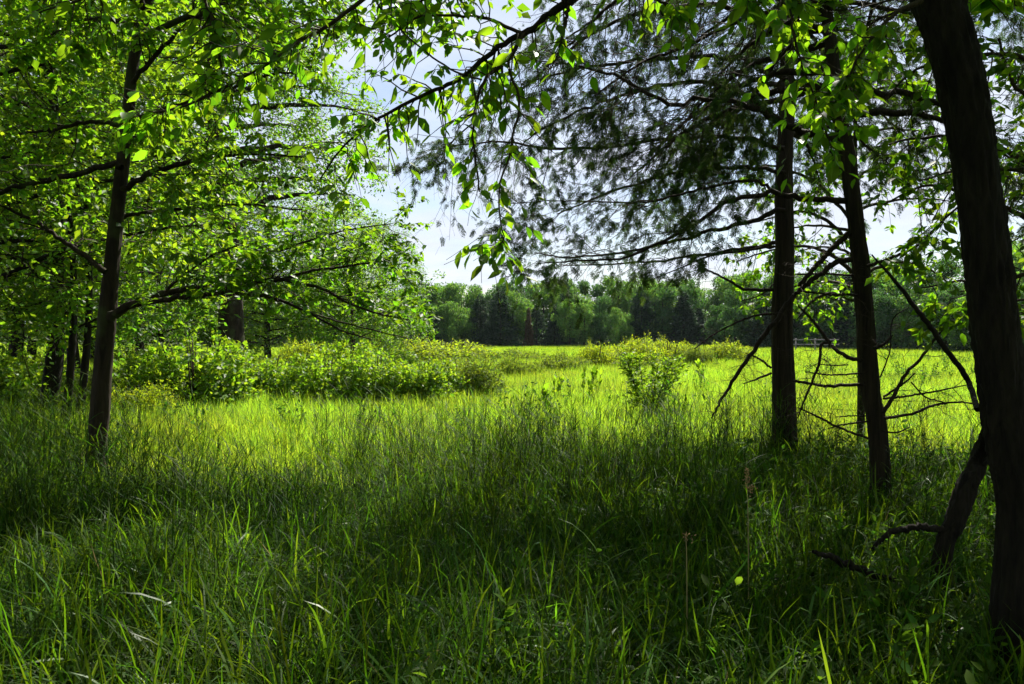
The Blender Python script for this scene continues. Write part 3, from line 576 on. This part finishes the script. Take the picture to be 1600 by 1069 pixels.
# the wood goes on behind and beside the camera, added to block skylight
for k, (x, y, s, lab) in enumerate([(-7.5, 3.5, .95, 'tree of the wood just outside the left edge'), (-4.5, -4.5, 1.05, 'tree of the wood behind and left of the camera'), (3.5, -5, 1.1, 'tree of the wood behind and right of the camera'),
        (-.5, -8.5, 1.2, 'tree of the wood straight behind the camera'), (7, -1.5, 1.0, 'tree of the wood beyond the right edge, near the camera'), (8.5, 4.0, .95, 'tree of the wood beyond the right edge, near the black trunk'), (-9, -1, 1.1, 'tree of the wood far to the left of the camera'), (9.5, 9.5, 1.0, 'tree of the wood beyond the right edge, past the cedars')]):
    o = copy_tree((w0, w1)[k % 2], lab, None); o.location = (x, y, float(gz(x, y))); o.rotation_euler.z = k*1.3; o.scale = (s, s, s)
# slender bare stems in the left shade
for k, (px, d, hh) in enumerate([(92, 10.6, 3.2), (118, 11.4, 2.8)]):
    q = at(px, 600, d); lab = ['dark slender pole trunk in the shade left of the slim brown trunk', 'thinner dark sapling stem close to the slim brown trunk'][k]
    wood_tree(hh+1.6, 1.1, 12, 1.3, 60, 240, 1800, .085, .05, 'wood', lab, .1, (q[0], q[1]), 'bark_dark', l1=.6)

# ---------------------------------------------------------------- shrubs
def blob_points(n, lobes, shell=.55):
    c_ = np.array([l[0] for l in lobes]); rr = np.array([l[1] for l in lobes]); pr = (rr.prod(1)**(2/3)); pr /= pr.sum()
    m = R.choice(len(lobes), n, p=pr); d = nrm(R.normal(0, 1, (n, 3))); s = shell+(1-shell)*R.random(n)**.6
    s = s*(1+.13*np.sin(d[:, 0]*9+m)*np.sin(d[:, 2]*8+m*2)+.10*R.normal(0, 1, n)*.6)
    p = c_[m]+d*rr[m]*s[:, None]; p[:, 2] = np.abs(p[:, 2]); return p, d
def shrub_mesh(wd, h, dp, nl, size, mat, tpl, nlobe, flat=.7):
    lobes = []
    for k in range(nlobe):
        a = R.uniform(0, 6.28); q_ = math.sqrt(R.random())*.75; x, y = math.cos(a)*q_*wd/2, math.sin(a)*q_*dp/2; top = h*(1-.6*q_**2)*R.uniform(.6, 1.08)
        rz = top*R.uniform(.3, .5); lobes.append(((x, y, top-rz), (wd*R.uniform(.08, .19), dp*R.uniform(.08, .19), rz*.85)))
        if top > .7: lobes.append(((x*1.15, y*1.15, top*.3), (wd*.17, dp*.17, top*.35)))
    p, d = blob_points(nl, lobes); n = len(p)
    D = nrm(d*.7+R.normal(0, .6, (n, 3))+np.array([0, 0, -.15])); up = nrm(d*.6+np.array([0, 0, flat])+R.normal(0, .4, (n, 3)))
    mb = MB(); place(mb, frames(p, D, up, size*(1+R.uniform(-.35, .35, n))), tpl)
    # upright sprigs poking out of the outline
    k = int(nl*.0125); i = R.integers(0, n, k); S0 = p[i]; Dd = nrm(d[i]*.6+np.array([0, 0, 1.])+R.normal(0, .25, (k, 3))); Ls = h*R.uniform(.08, .22, k)
    Pp = S0[:, None]+Dd[:, None]*Ls[:, None, None]*np.linspace(0, 1, 4)[None, :, None]
    place(mb, leaves_on(Pp, k*9, size*.9, .3, .1, .8, .6), tpl)
    st = MB(); tubes(st, Pp, np.full((k, 4), .004), 3)
    m = 26; a = R.uniform(0, 6.28, m); E = np.stack([np.cos(a)*wd*.33*R.random(m), np.sin(a)*dp*.33*R.random(m), h*R.uniform(.5, .85, m)], 1); B0 = E*[.35, .35, 0]
    PP = B0[:, None]+(E-B0)[:, None]*np.linspace(0, 1, 5)[None, :, None]; tubes(st, PP, np.tile(np.linspace(.018, .006, 5), (m, 1)), 4)
    return mb, st
PROTO = {}
for nm, a in dict(vine=(2.6, 1.5, 2.2, 15000, .085, 'vine', BROAD, 24), yellow=(2.2, 1.1, 1.8, 13000, .06, 'shrub', LEAF4, 20), olive=(2.0, 1.25, 1.8, 15000, .05, 'olive', LEAF4, 18), weed=(3.2, .6, 2.0, 9000, .06, 'olive', LEAF4, 14)).items():
    mb, st = shrub_mesh(*a); PROTO[nm] = (mb.mesh('foliage', M[a[5]], True), st.mesh('stems', M['twig'], True), a)
def shrub(kind, px, base, top, wpx, label, group=None, d=None, rz=None, name='shrub'):
    d = d or ground_d(base, .33, px); q = at(px, base, d); me, st, a = PROTO[kind]
    T = thing(name, label, 'shrub', (q[0], q[1], float(gz(q[0], q[1]))-.03), group)
    T.rotation_euler.z = R.uniform(0, 6.28) if rz is None else rz
    W = wpx/FPX*d; H = (HOR-top)/FPX*d+CAMZ-float(gz(q[0], q[1])); T.scale = (W/a[0], W/a[2]*.8, H/a[1])
    for n_, m_ in (('foliage', me), ('stems', st)):
        o = bpy.data.objects.new(n_, m_); COL.objects.link(o); o.parent = T; o['kind'] = 'stuff'
    return T
G = 'vine covered shrubs in the row at the left of the meadow'
shrub('vine', 305, 614, 500, 250, 'tallest shrub mound, below the big old trunk, leaves mixed yellow and green', G)
shrub('yellow', 215, 628, 585, 150, 'low shrub beside the slim brown trunk at the left end of the row', G)
shrub('vine', 405, 608, 535, 170, 'rounded shrub mound right of the tallest one', G)
shrub('yellow', 360, 604, 560, 90, 'small yellow green bush in front of the tallest mound', G)
shrub('yellow', 455, 606, 553, 130, 'yellow green bush in the middle of the shrub row', G)
shrub('vine', 520, 612, 530, 180, 'broad vine covered mound right of the yellow green bush', G)
shrub('vine', 592, 609, 533, 170, 'vine covered mound with dark hollows near the centre of the row', G)
shrub('vine', 658, 606, 545, 150, 'low vine mound left of the olive bush', G)
shrub('olive', 730, 602, 540, 150, 'dark olive bush at the right end of the shrub row', G)
shrub('vine', 548, 588, 512, 150, 'high vine mound at the foot of the small bright tree', G)
shrub('yellow', 690, 560, 519, 190, 'wide yellow green bush behind the olive bush', G)
shrub('vine', 600, 570, 527, 160, 'vine mound at the back of the row below the bright small tree', G)
shrub('yellow', 490, 566, 520, 150, 'bush at the back of the row in the shade of the big old tree', G)
shrub('vine', 250, 590, 520, 160, 'dark leafy mound at the back left under the woods', G)
shrub('vine', 60, 615, 530, 190, 'shaded leafy mound under the woods at the left edge', G)
shrub('olive', 140, 618, 560, 150, 'shaded low bush between the left edge and the slim brown trunk', G)
G2 = 'low weedy bushes in the open meadow'
shrub('weed', 800, 575, 553, 120, 'low brownish green weed patch right of the shrub row', G2); shrub('weed', 880, 566, 549, 120, 'low olive weed patch between the two groups of bushes', G2)
shrub('weed', 800, 560, 543, 140, 'far low weed patch behind the others', G2)
G3 = 'bushes in the group in the middle of the meadow'
shrub('yellow', 934, 567, 526, 90, 'rounded bush at the left end of the meadow group', G3); shrub('yellow', 987, 565, 515, 120, 'tallest yellow green bush of the meadow group', G3)
shrub('yellow', 1045, 562, 520, 105, 'pale bush right of the tallest one in the meadow group', G3); shrub('olive', 1092, 566, 530, 72, 'small dark round bush in the meadow group', G3)
shrub('yellow', 1137, 560, 524, 100, 'bush at the right end of the meadow group beside the cedar', G3); shrub('weed', 1010, 568, 550, 150, 'low weeds along the foot of the meadow group', G3)
shrub('olive', 1015, 552, 524, 120, 'greyish bush at the back of the meadow group', G3)
# sapling
sd_ = ground_d(640, .25, 1012); q = at(1012, 636, sd_); gq = float(gz(q[0], q[1]))
sap = thing('sapling', 'young leafy sapling standing alone in the sunny meadow', 'sapling', (q[0], q[1], gq))
B0 = np.tile(np.array([[q[0], q[1], gq]]), (16, 1)); a = R.uniform(0, 6.28, 16); Dd = nrm(np.stack([np.cos(a)*.45+.1, np.sin(a)*.4, np.ones(16)], 1)); Ls = R.uniform(.7, 1.4, 16)
PP = B0[:, None]+Dd[:, None]*Ls[:, None, None]*np.linspace(0, 1, 7)[None, :, None]; Rr = np.tile(np.linspace(.011, .003, 7), (16, 1))
b = MB(); tubes(b, PP, Rr, 5); b.build('stem', M['twig'], sap)
s1, q1 = sub(PP, Rr, 300, .30, .7, .3, .1, .2, 4, .003); b = MB(); tubes(b, s1, q1, 3); b.build('twigs', M['twig'], sap, kind='stuff')
b = MB(); place(b, leaves_on(s1, 5200, .05, .3, .1, .6, .6), LEAF4); b.build('foliage', M['vine'], sap, kind='stuff')
# milkweeds
def milkweed(px, base, hpx, label):
    d = ground_d(base, .33, px); q = at(px, base, d); h = hpx/FPX*d+.4
    gq = float(gz(q[0], q[1])); T = thing('milkweed', label, 'plant', (q[0], q[1], gq), 'milkweeds in the sunny meadow'); m = 3
    B0 = np.array([[q[0]+R.normal(0, .08), q[1]+R.normal(0, .08), gq] for _ in range(m)]); E = B0+np.array([[R.normal(0, .05), 0, h*R.uniform(.8, 1.1)] for _ in range(m)])
    PP = B0[:, None]+(E-B0)[:, None]*np.linspace(0, 1, 5)[None, :, None]; b = MB(); tubes(b, PP, np.full((m, 5), .006), 5); b.build('stem', M['straw'], T)
    b = MB(); place(b, leaves_on(PP, 34, .14, .2, -.5, .5, .3, .4), LEAF8); b.build('foliage', M['vine'], T, kind='stuff')
for a in [(920, 612, 22, 'tall pale milkweed in the meadow left of the sapling'), (932, 600, 16, 'second pale milkweed close behind the tall one'), (866, 606, 14, 'small milkweed left of the pale pair'), (1092, 590, 14, 'milkweed right of the sapling'), (838, 626, 14, 'milkweed nearest the centre of the sunny grass')]: milkweed(*a)

# ---------------------------------------------------------------- far treeline
def far_decid(h, wd, nl, mat, seed):
    lobes = [((0, 0, h*.55), (wd*.34, wd*.34, h*.36))]
    for k in range(34):
        a = R.uniform(0, 6.28); z = h*R.uniform(.12, .97); q_ = wd*R.uniform(.3, .52)*math.sqrt(max(0, 1-((z/h-.5)/.52)**2)); s = R.uniform(.05, .13)
        lobes.append(((math.cos(a)*q_, math.sin(a)*q_, z), (h*s, h*s, h*s*.85)))
    p, d = blob_points(nl, lobes, .6); n = len(p)
    mb = MB(); place(mb, frames(p, nrm(R.normal(0, 1, (n, 3))+d*.3), nrm(d*.8+np.array([0, 0, .5])+R.normal(0, .5, (n, 3))), .24*(1+R.uniform(-.4, .4, n))), BROAD)
    t = MB(); rw = np.array([[0, 0, -.3, .2], [0.05, 0, h*.3, .16], [0, .05, h*.6, .1], [0, 0, h*.95, .02]]); stem(t, rw, 14, 8, .05)
    return mb.mesh('crown', M[mat], True), t.mesh('trunk', M['bark'], True)
def far_conifer(h, wd, nl, mat, power=1.0, gap=0.0, top=0):
    t_ = R.random(nl)**.75; z = .04*h+h*.95*(1-t_) if False else h*(1-R.random(nl)**.65*.97)
    rad = wd/2*((1-z/h)**power)*(.35+.65*R.random(nl)**.5); 
    lay = .5+.5*np.sin(z/h*math.pi*2*9); rad *= (1-gap+gap*lay)
    a = R.uniform(0, 6.28, nl); rad *= (1+.28*np.sin(a*3+z*1.7)+.2*np.sin(a*5-z*2.9))*(1+.25*R.normal(0, 1, nl)*(R.random(nl) < .3)); p = np.stack([np.cos(a)*rad, np.sin(a)*rad, z-rad*.15], 1); d = nrm(np.stack([np.cos(a), np.sin(a), np.full(nl, .1)], 1))
    mb = MB(); place(mb, frames(p, nrm(d+R.normal(0, .4, (nl, 3))), nrm(np.array([0, 0, 1.])+R.normal(0, .5, (nl, 3))), .24*(1+R.uniform(-.4, .4, nl))), LEAF4)
    t = MB(); stem(t, np.array([[0, 0, -.3, .14], [0, 0, h*.5, .09], [0, 0, h*.98, .02]]), 12, 7, .05)
    return mb.mesh('crown', M[mat], True), t.mesh('trunk', M['bark'], True)
PXH = 1.3
FT = {'a': far_decid(9, 6, 9500, 'far_a', 1), 'b': far_decid(8.5, 5, 8500, 'far_b', 2), 'c': far_decid(9.5, 5, 9500, 'far_a', 3), 'e': far_conifer(6.5, 4.4, 8500, 'far_c', .6, .25), 'f': far_conifer(5.5, 3.4, 7000, 'far_c', .7, .2),
      'p': far_conifer(10, 4.2, 6500, 'far_c', .8, .55), 'r': far_conifer(5.5, 2.0, 4500, 'far_d', .9), 'g': far_decid(8, 6.5, 9000, 'far_b', 4)}
ORD = 'first second third fourth fifth sixth seventh eighth ninth tenth eleventh twelfth thirteenth fourteenth fifteenth sixteenth seventeenth eighteenth nineteenth twentieth'.split()
ORD += ['twenty-'+a for a in ORD[:9]]+['thirtieth']+['thirty-'+a for a in ORD[:9]]+['fortieth']+['forty-'+a for a in ORD[:9]]+['fiftieth']+['fifty-'+a for a in ORD[:9]]
LOOK = dict(a='green', b='pale green', c='tall green', g='broad light green', e='dark bushy', f='dark narrow', p='layered', r='brown')
def far_tree(k, px, d, h, label=None, sw=1.0, row='back', no=0):
    q = at(px, 520, d); H0 = {'a': 9, 'b': 8.5, 'c': 9.5, 'e': 6.5, 'f': 5.5, 'p': 10, 'r': 5.5, 'g': 8}[k]
    con = k in 'efpr'; T = thing('conifer_tree' if con else 'broadleaf_tree', label or f"{LOOK[k]} {'conifer' if con else 'broadleaf'}, {ORD[no]} tree from the left in the far treeline's {row} row", 'tree', (q[0], q[1], float(gz(q[0], q[1]))-.1),
        'trees of the far treeline')
    s = h/H0; T.scale = (s*sw, s*sw, s); T.rotation_euler.z = R.uniform(0, 6.28)
    for n_, m_ in zip(('crown', 'trunk'), FT[k]):
        o = bpy.data.objects.new(n_, m_); COL.objects.link(o); o.parent = T
        if n_ == 'crown': o['kind'] = 'stuff'
def line_d(px): return float(np.interp(px, [300, 700, 1100, 1350, 1550, 1900], [92, 90, 88, 72, 60, 55]))
def line_top(px): return float(np.interp(px, [300, 640, 690, 740, 800, 850, 900, 960, 1010, 1060, 1120, 1200, 1300, 1400, 1500, 1700], [440, 448, 452, 440, 432, 444, 436, 436, 430, 440, 442, 430, 415, 402, 398, 380]))
px = 300; cnt = 0
while px < 1720:      # back row sets the skyline
    d = line_d(px)+R.uniform(3, 9); top = line_top(px)+R.uniform(-12, 10); h = (HOR-top)/FPX*d+CAMZ+1.3
    far_tree('abcg'[R.integers(0, 4)], px, d, h, None, R.uniform(.8, 1.0), 'back', cnt); px += R.uniform(22, 38)*(88/d); cnt += 1
px = 320; cnt = 0
while px < 1740:      # front row
    d = line_d(px)+R.uniform(-1.5, 1.5); k = 'ebbafcag'[R.integers(0, 8)]; h = ((HOR-line_top(px))*R.uniform(.35, .85))/FPX*d+CAMZ+1.3
    far_tree(k, px, d, h, None, R.uniform(.85, 1.1), 'front', cnt); px += R.uniform(22, 36)*(88/d); cnt += 1
far_tree('p', 884, 90, (HOR-424)/FPX*90+2.9, 'tall layered pine rising above the middle of the far treeline', .8)
far_tree('r', 826, 88.5, 4.6, 'rust brown conifer in the far treeline left of the tall pine', .65)
# undergrowth along the foot of the far wood (one mass)
mb = MB(); n = 26000; X = R.uniform(280, 1760, n); d = np.array([line_d(x) for x in X])+R.uniform(-1, 6, n)
p = np.stack([(X-800)/FPX*d, d, np.zeros(n)], 1); p[:, 2] = gz(p[:, 0], p[:, 1])+R.random(n)**1.3*2.2*(1+.4*np.sin(p[:, 0]*.9))
place(mb, frames(p, nrm(R.normal(0, 1, (n, 3))), nrm(R.normal(0, .6, (n, 3))+np.array([0, -.3, 1])), .3*(1+R.uniform(-.4, .4, n))), BROAD)
o = mb.build('undergrowth', M['far_a'], kind='stuff'); o['label'] = 'dark undergrowth along the foot of the far wood'; o['category'] = 'undergrowth'
# haze
hz = MB()
def box(mb, c0, c1):
    x0, y0, z0 = c0; x1, y1, z1 = c1; v = [(x0, y0, z0), (x1, y0, z0), (x1, y1, z0), (x0, y1, z0), (x0, y0, z1), (x1, y0, z1), (x1, y1, z1), (x0, y1, z1)]
    mb.add(v, [[0, 3, 2, 1], [4, 5, 6, 7], [0, 1, 5, 4], [1, 2, 6, 5], [2, 3, 7, 6], [3, 0, 4, 7]])
box(hz, (-950, -60, -4), (950, 950, 22)); hm = bpy.data.materials.new('haze_air'); hm.use_nodes = True; hm.node_tree.nodes.clear()
vp = N(hm.node_tree, 'ShaderNodeVolumePrincipled', _Density=HAZE, _Anisotropy=0.0); vp.inputs['Color'].default_value = (.78, .88, 1, 1)
ho = N(hm.node_tree, 'ShaderNodeOutputMaterial'); L(hm.node_tree, vp.outputs[0], ho.inputs['Volume'])
hzo = hz.build('haze', hm, None, False, 'stuff'); hzo['label'] = 'thin haze over the meadow'; hzo['category'] = 'haze'
# little rail fence beyond the meadow
q0 = at(1243, 542, 66); ZF = float(gz(q0[0], q0[1])); q0[2] = ZF; FN = thing('rail_fence', 'small pale rail fence at the far edge of the meadow behind the cedar', 'fence', (q0[0], q0[1], ZF))
def box(mb, c0, c1):
    x0, y0, z0 = c0; x1, y1, z1 = c1; v = [(x0, y0, z0), (x1, y0, z0), (x1, y1, z0), (x0, y1, z0), (x0, y0, z1), (x1, y0, z1), (x1, y1, z1), (x0, y1, z1)]
    mb.add(v, [[0, 3, 2, 1], [4, 5, 6, 7], [0, 1, 5, 4], [1, 2, 6, 5], [2, 3, 7, 6], [3, 0, 4, 7]])
for k in range(3): b = MB(); box(b, (q0[0]+k*1.6, q0[1], ZF-.1), (q0[0]+k*1.6+.1, q0[1]+.1, ZF+1.15)); b.build('post', M['fence'], FN, False)
for z in (.6, 1.0): b = MB(); box(b, (q0[0]-.2, q0[1]-.06, ZF+z), (q0[0]+3.6, q0[1]-.01, ZF+z+.1)); b.build('rail', M['fence'], FN, False)

# ---------------------------------------------------------------- grass
def blade_batch(mb, base, az, h, wd, bend, segs=4, curl=0.0):
    n = len(base); s = np.linspace(0, 1, segs+1); D = np.stack([np.cos(az), np.sin(az), np.zeros(n)], 1); X = np.stack([-np.sin(az), np.cos(az), np.zeros(n)], 1)
    ang = bend[:, None]*s[None]**1.5
    dz = np.cos(ang); dh = np.sin(ang); z = np.concatenate([np.zeros((n, 1)), np.cumsum((dz[:, 1:]+dz[:, :-1])/2, 1)], 1)/segs; hh = np.concatenate([np.zeros((n, 1)), np.cumsum((dh[:, 1:]+dh[:, :-1])/2, 1)], 1)/segs
    C = base[:, None]+h[:, None, None]*(hh[..., None]*D[:, None]+z[..., None]*np.array([0, 0, 1.]))
    wv = np.array([.7, 1, .9, .6])[np.minimum((s[:-1]*4).astype(int), 3)]; tw = R.uniform(-.6, .6, n)[:, None]*s[None]
    Xs = X[:, None]*np.cos(tw)[..., None]+np.array([0, 0, 1.])*np.sin(tw)[..., None]
    Lf = C[:, :-1]-Xs[:, :-1]*(wd[:, None]*wv[None]/2)[..., None]; Rt = C[:, :-1]+Xs[:, :-1]*(wd[:, None]*wv[None]/2)[..., None]
    V = np.concatenate([Lf, Rt, C[:, -1:]], 1); k = 2*segs+1
    q = np.array([[i, segs+i, segs+i+1, i+1] for i in range(segs-1)]); t = np.array([[segs-1, 2*segs-1, 2*segs]])
    o = (np.arange(n)*k)[:, None, None]; mb.add(V.reshape(-1, 3), (q[None]+o).reshape(-1, 4) if segs > 1 else None, (t[None]+o).reshape(-1, 3), np.repeat(R.random(n), k))
def clump(nb, rad, h, wd, segs, bend=1.3, reed=0):
    mb = MB(); a = R.uniform(0, 6.28, nb); r = rad*np.sqrt(R.random(nb)); base = np.stack([np.cos(a)*r, np.sin(a)*r, np.full(nb, -.03)], 1)
    blade_batch(mb, base, a+R.normal(0, 1, nb), h*R.uniform(.5, 1.15, nb), wd*R.uniform(.6, 1.2, nb), bend*R.uniform(.15, 1.5, nb), segs)
    for k in range(reed):   # stalk with alternate long leaves
        x, y = R.normal(0, rad*.5, 2); H = h*R.uniform(1.1, 1.55); ln = R.normal(0, .1, 2); P = np.array([[x+ln[0]*s, y+ln[1]*s, H*s] for s in np.linspace(0, 1, 6)])
        tubes(mb, P[None], np.linspace(.0028, .0012, 6)[None], 3); m = 7; s = np.linspace(.3, .98, m); bs = np.array([[x+ln[0]*t, y+ln[1]*t, H*t] for t in s])
        az = R.uniform(0, 6.28)+np.arange(m)*math.pi+R.normal(0, .4, m); blade_batch2(mb, bs, az, R.uniform(.16, .26, m), wd*.8, R.uniform(.5, 1.3, m))
    return mb
def blade_batch2(mb, base, az, ln, wd, a0):
    n = len(base); s = np.linspace(0, 1, 4); D = np.stack([np.cos(az), np.sin(az), np.zeros(n)], 1); X = np.stack([-np.sin(az), np.cos(az), np.zeros(n)], 1)
    C = base[:, None]+ln[:, None, None]*(s[None, :, None]*np.sin(a0)[:, None, None]*D[:, None]+np.array([0, 0, 1.])*(s*1.0-.35*s**2)[None, :, None]*np.cos(a0*.8)[:, None, None])
    wv = np.array([.6, 1, .7]); Lf = C[:, :3]-X[:, None]*(wd*wv/2)[None, :, None]; Rt = C[:, :3]+X[:, None]*(wd*wv/2)[None, :, None]
    V = np.concatenate([Lf, Rt, C[:, 3:]], 1); o = (np.arange(n)*7)[:, None, None]
    mb.add(V.reshape(-1, 3), (np.array([[0, 3, 4, 1], [1, 4, 5, 2]])[None]+o).reshape(-1, 4), (np.array([[2, 5, 6]])[None]+o).reshape(-1, 3), np.repeat(R.random(n), 7))
def proto_collection(name, meshes):
    col = bpy.data.collections.new(name)
    for i, me in enumerate(meshes): col.objects.link(bpy.data.objects.new(f'{name}_{chr(97+i)}', me))
    return col
def scatter(name, col, nvar, P, rot, scl, label, cat):
    me = bpy.data.meshes.new(name); me.vertices.add(len(P)); me.vertices.foreach_set('co', P.ravel())
    a = me.attributes.new('rot', 'FLOAT_VECTOR', 'POINT'); a.data.foreach_set('vector', rot.ravel())
    a = me.attributes.new('scl', 'FLOAT_VECTOR', 'POINT'); a.data.foreach_set('vector', scl.ravel())
    a = me.attributes.new('vid', 'INT', 'POINT'); a.data.foreach_set('value', R.integers(0, nvar, len(P)).astype(np.int32))
    o = bpy.data.objects.new(name, me); COL.objects.link(o); o['kind'] = 'stuff'; o['label'] = label; o['category'] = cat
    gn = bpy.data.node_groups.new(name, 'GeometryNodeTree')
    gn.interface.new_socket('Geometry', in_out='INPUT', socket_type='NodeSocketGeometry'); gn.interface.new_socket('Geometry', in_out='OUTPUT', socket_type='NodeSocketGeometry')
    gi = gn.nodes.new('NodeGroupInput'); go = gn.nodes.new('NodeGroupOutput'); ip = gn.nodes.new('GeometryNodeInstanceOnPoints'); ci = gn.nodes.new('GeometryNodeCollectionInfo')
    ci.inputs['Collection'].default_value = col; ci.inputs['Separate Children'].default_value = True; ci.inputs['Reset Children'].default_value = True
    def na(nm, dt): n = gn.nodes.new('GeometryNodeInputNamedAttribute'); n.data_type = dt; n.inputs['Name'].default_value = nm; return n.outputs['Attribute']
    gn.links.new(gi.outputs[0], ip.inputs['Points']); gn.links.new(ci.outputs[0], ip.inputs['Instance']); ip.inputs['Pick Instance'].default_value = True
    gn.links.new(na('vid', 'INT'), ip.inputs['Instance Index'])
    e2r = gn.nodes.new('FunctionNodeEulerToRotation'); gn.links.new(na('rot', 'FLOAT_VECTOR'), e2r.inputs[0]); gn.links.new(e2r.outputs[0], ip.inputs['Rotation'])
    gn.links.new(na('scl', 'FLOAT_VECTOR'), ip.inputs['Scale']); gn.links.new(ip.outputs[0], go.inputs[0])
    md = o.modifiers.new('scatter', 'NODES'); md.node_group = gn; return o
def wedge(y0, y1, n, side=1.0, marg=1.2):
    y = np.sqrt(R.uniform((y0+marg)**2, (y1+marg)**2, n))-marg; hw = .66*side*(y+marg); x = R.uniform(-1, 1, n)*hw
    return x, y
def field(name, y0, y1, n, col, nvar, label, cat, hs=1.0, tilt=.12, side=1.0, keep=None):
    x, y = wedge(y0, y1, n, side)
    if keep is not None: k = keep(x, y); x, y = x[k], y[k]
    n = len(x); P = np.stack([x, y, gz(x, y)], 1); rot = np.stack([R.normal(0, tilt, n), R.normal(0, tilt, n), R.uniform(0, 6.28, n)], 1)
    s = hs*(1+.22*np.sin(x*.8+y*.5)*np.sin(y*.7)+R.uniform(-.2, .25, n)); sc = np.stack([np.ones(n)*(.8+.2*s), np.ones(n)*(.8+.2*s), s], 1)
    return scatter(name, col, nvar, P, rot, sc, label, cat)
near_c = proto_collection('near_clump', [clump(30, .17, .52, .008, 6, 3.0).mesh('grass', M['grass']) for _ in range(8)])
reed_c = proto_collection('reed_clump', [clump(8, .1, .52, .008, 5, 1.0, 5).mesh('grass', M['grass']) for _ in range(6)])
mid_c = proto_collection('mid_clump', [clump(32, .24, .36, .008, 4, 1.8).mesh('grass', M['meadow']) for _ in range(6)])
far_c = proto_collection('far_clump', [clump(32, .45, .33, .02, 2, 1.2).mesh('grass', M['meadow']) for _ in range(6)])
edge = lambda x, y: y < 7.4+.7*np.sin(x*.9+1)+R.normal(0, .7, len(x))
field('tall_grass', 1.0, 9.8, 9800, near_c, 8, 'tall green grass, its colour darkened for shade, covering the shaded foreground', 'grass', 1.0, keep=edge)
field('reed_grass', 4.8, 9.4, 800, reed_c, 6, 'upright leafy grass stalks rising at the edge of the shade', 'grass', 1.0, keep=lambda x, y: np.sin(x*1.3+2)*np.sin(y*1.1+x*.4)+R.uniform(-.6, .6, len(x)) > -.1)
field('meadow_grass', 5.4, 32, 28500, mid_c, 6, 'yellow green grass of the sunlit meadow, its colour brightened for sun', 'grass', 1.0, keep=lambda x, y: y > 7.2+.7*np.sin(x*.9+1)+R.normal(0, .7, len(x)))
field('distant_grass', 31, 96, 40000, far_c, 6, 'sunlit grass running back to the far trees, its colour brightened for sun', 'grass', 1.0)
broad_c = proto_collection('broad_clump', [clump(15, .08, .55, .0125, 8, 3.1).mesh('grass', M['broadg']) for _ in range(6)])
field('broad_grass', 1.3, 6.2, 850, broad_c, 6, 'broad arching grass blades in the dappled light of the foreground', 'grass', 1.0, .35)
dry_c = proto_collection('dry_clump', [clump(7, .15, .42, .006, 6, 2.4).mesh('grass', M['dryg']) for _ in range(4)])
field('dry_grass', 1.3, 24, 2600, dry_c, 4, 'dead straw coloured blades among the green grass', 'grass', 1.0, .5, keep=lambda x, y: R.random(len(x)) < np.clip(1.4-y*.06, .15, 1))
# broadleaf weeds on the right floor
def weed_clump():
    mb = MB(); m = 7; a = R.uniform(0, 6.28, m); B0 = np.zeros((m, 3)); E = np.stack([np.cos(a)*.1, np.sin(a)*.1, R.uniform(.15, .4, m)], 1)
    PP = B0[:, None]+(E-B0)[:, None]*np.linspace(0, 1, 4)[None, :, None]; tubes(mb, PP, np.full((m, 4), .002), 3); place(mb, leaves_on(PP, 44, .055, .3, .0, .3, 1.2, .3), LEAF8); return mb
weed_c = proto_collection('weed_clump', [weed_clump().mesh('weeds', M['weed']) for _ in range(5)])
field('ground_weeds', 2.0, 8.5, 2600, weed_c, 5, 'small broadleaf weeds among the grass under the cedars', 'weeds', 1.0, keep=lambda x, y: x > .1*y+R.normal(0, .5, len(x))+.5)

field('meadow_weeds', 9, 45, 1500, weed_c, 5, 'scattered darker weeds among the meadow grass', 'weeds', 1.5, .2, keep=lambda x, y: np.sin(x*.35+1)*np.sin(y*.22)+R.normal(0, .4, len(x)) > .2)
# ---------------------------------------------------------------- small foreground things
def seed_stalk(px, top, base, d, label, r=1.0):
    p0 = at(px, base, d); p1 = at(px-4, top, d); T = thing('seed_stalk', label, 'grass stalk', (p0[0], p0[1], 0), 'dry seed stalks')
    b = MB(); stem(b, np.array([[p0[0], p0[1], 0, .003], [*(p0*.5+p1*.5), .0024], [*p1, .0016]]), 14, 5, 0); b.build('stalk', M['straw'], T)
    b = MB(); n = int(90*r); t = R.random(n)**.9; ln = .11*r; c_ = p1[None]-np.array([0, 0, 1.])*ln*t[:, None]; c_ = c_+R.normal(0, .007, (n, 3))*(.4+t[:, None])+np.where(t[:, None] > .7, np.array([[.014, 0, 0]]), 0)
    place(b, frames(c_, nrm(R.normal(0, .5, (n, 3))+np.array([0, 0, .8])), nrm(R.normal(0, 1, (n, 3))), np.full(n, .012)), LEAF4); b.build('seed_head', M['seed'], T)
seed_stalk(1171, 733, 930, 3.6, 'dry grass stalk with a tan seed head standing before the cedars', 1.0)
seed_stalk(1075, 835, 930, 3.2, 'short thin reddish stalk left of the taller seed head', .22)
for rows, d, lab in [([(1270, 862, 3), (1300, 872, 5), (1330, 884, 6), (1365, 898, 5), (1400, 905, 3)], 3.7, 'rotting dark branch lying in the weeds before the leaning stem')]:
    q = at(rows[2][0], rows[2][1], d); T = thing('fallen_branch', lab, 'branch', (q[0], q[1], 0)); b = MB(); stem(b, pxstem(rows, d), 24, 8, .08, .3); b.build('wood', M['bark_dark'], T)
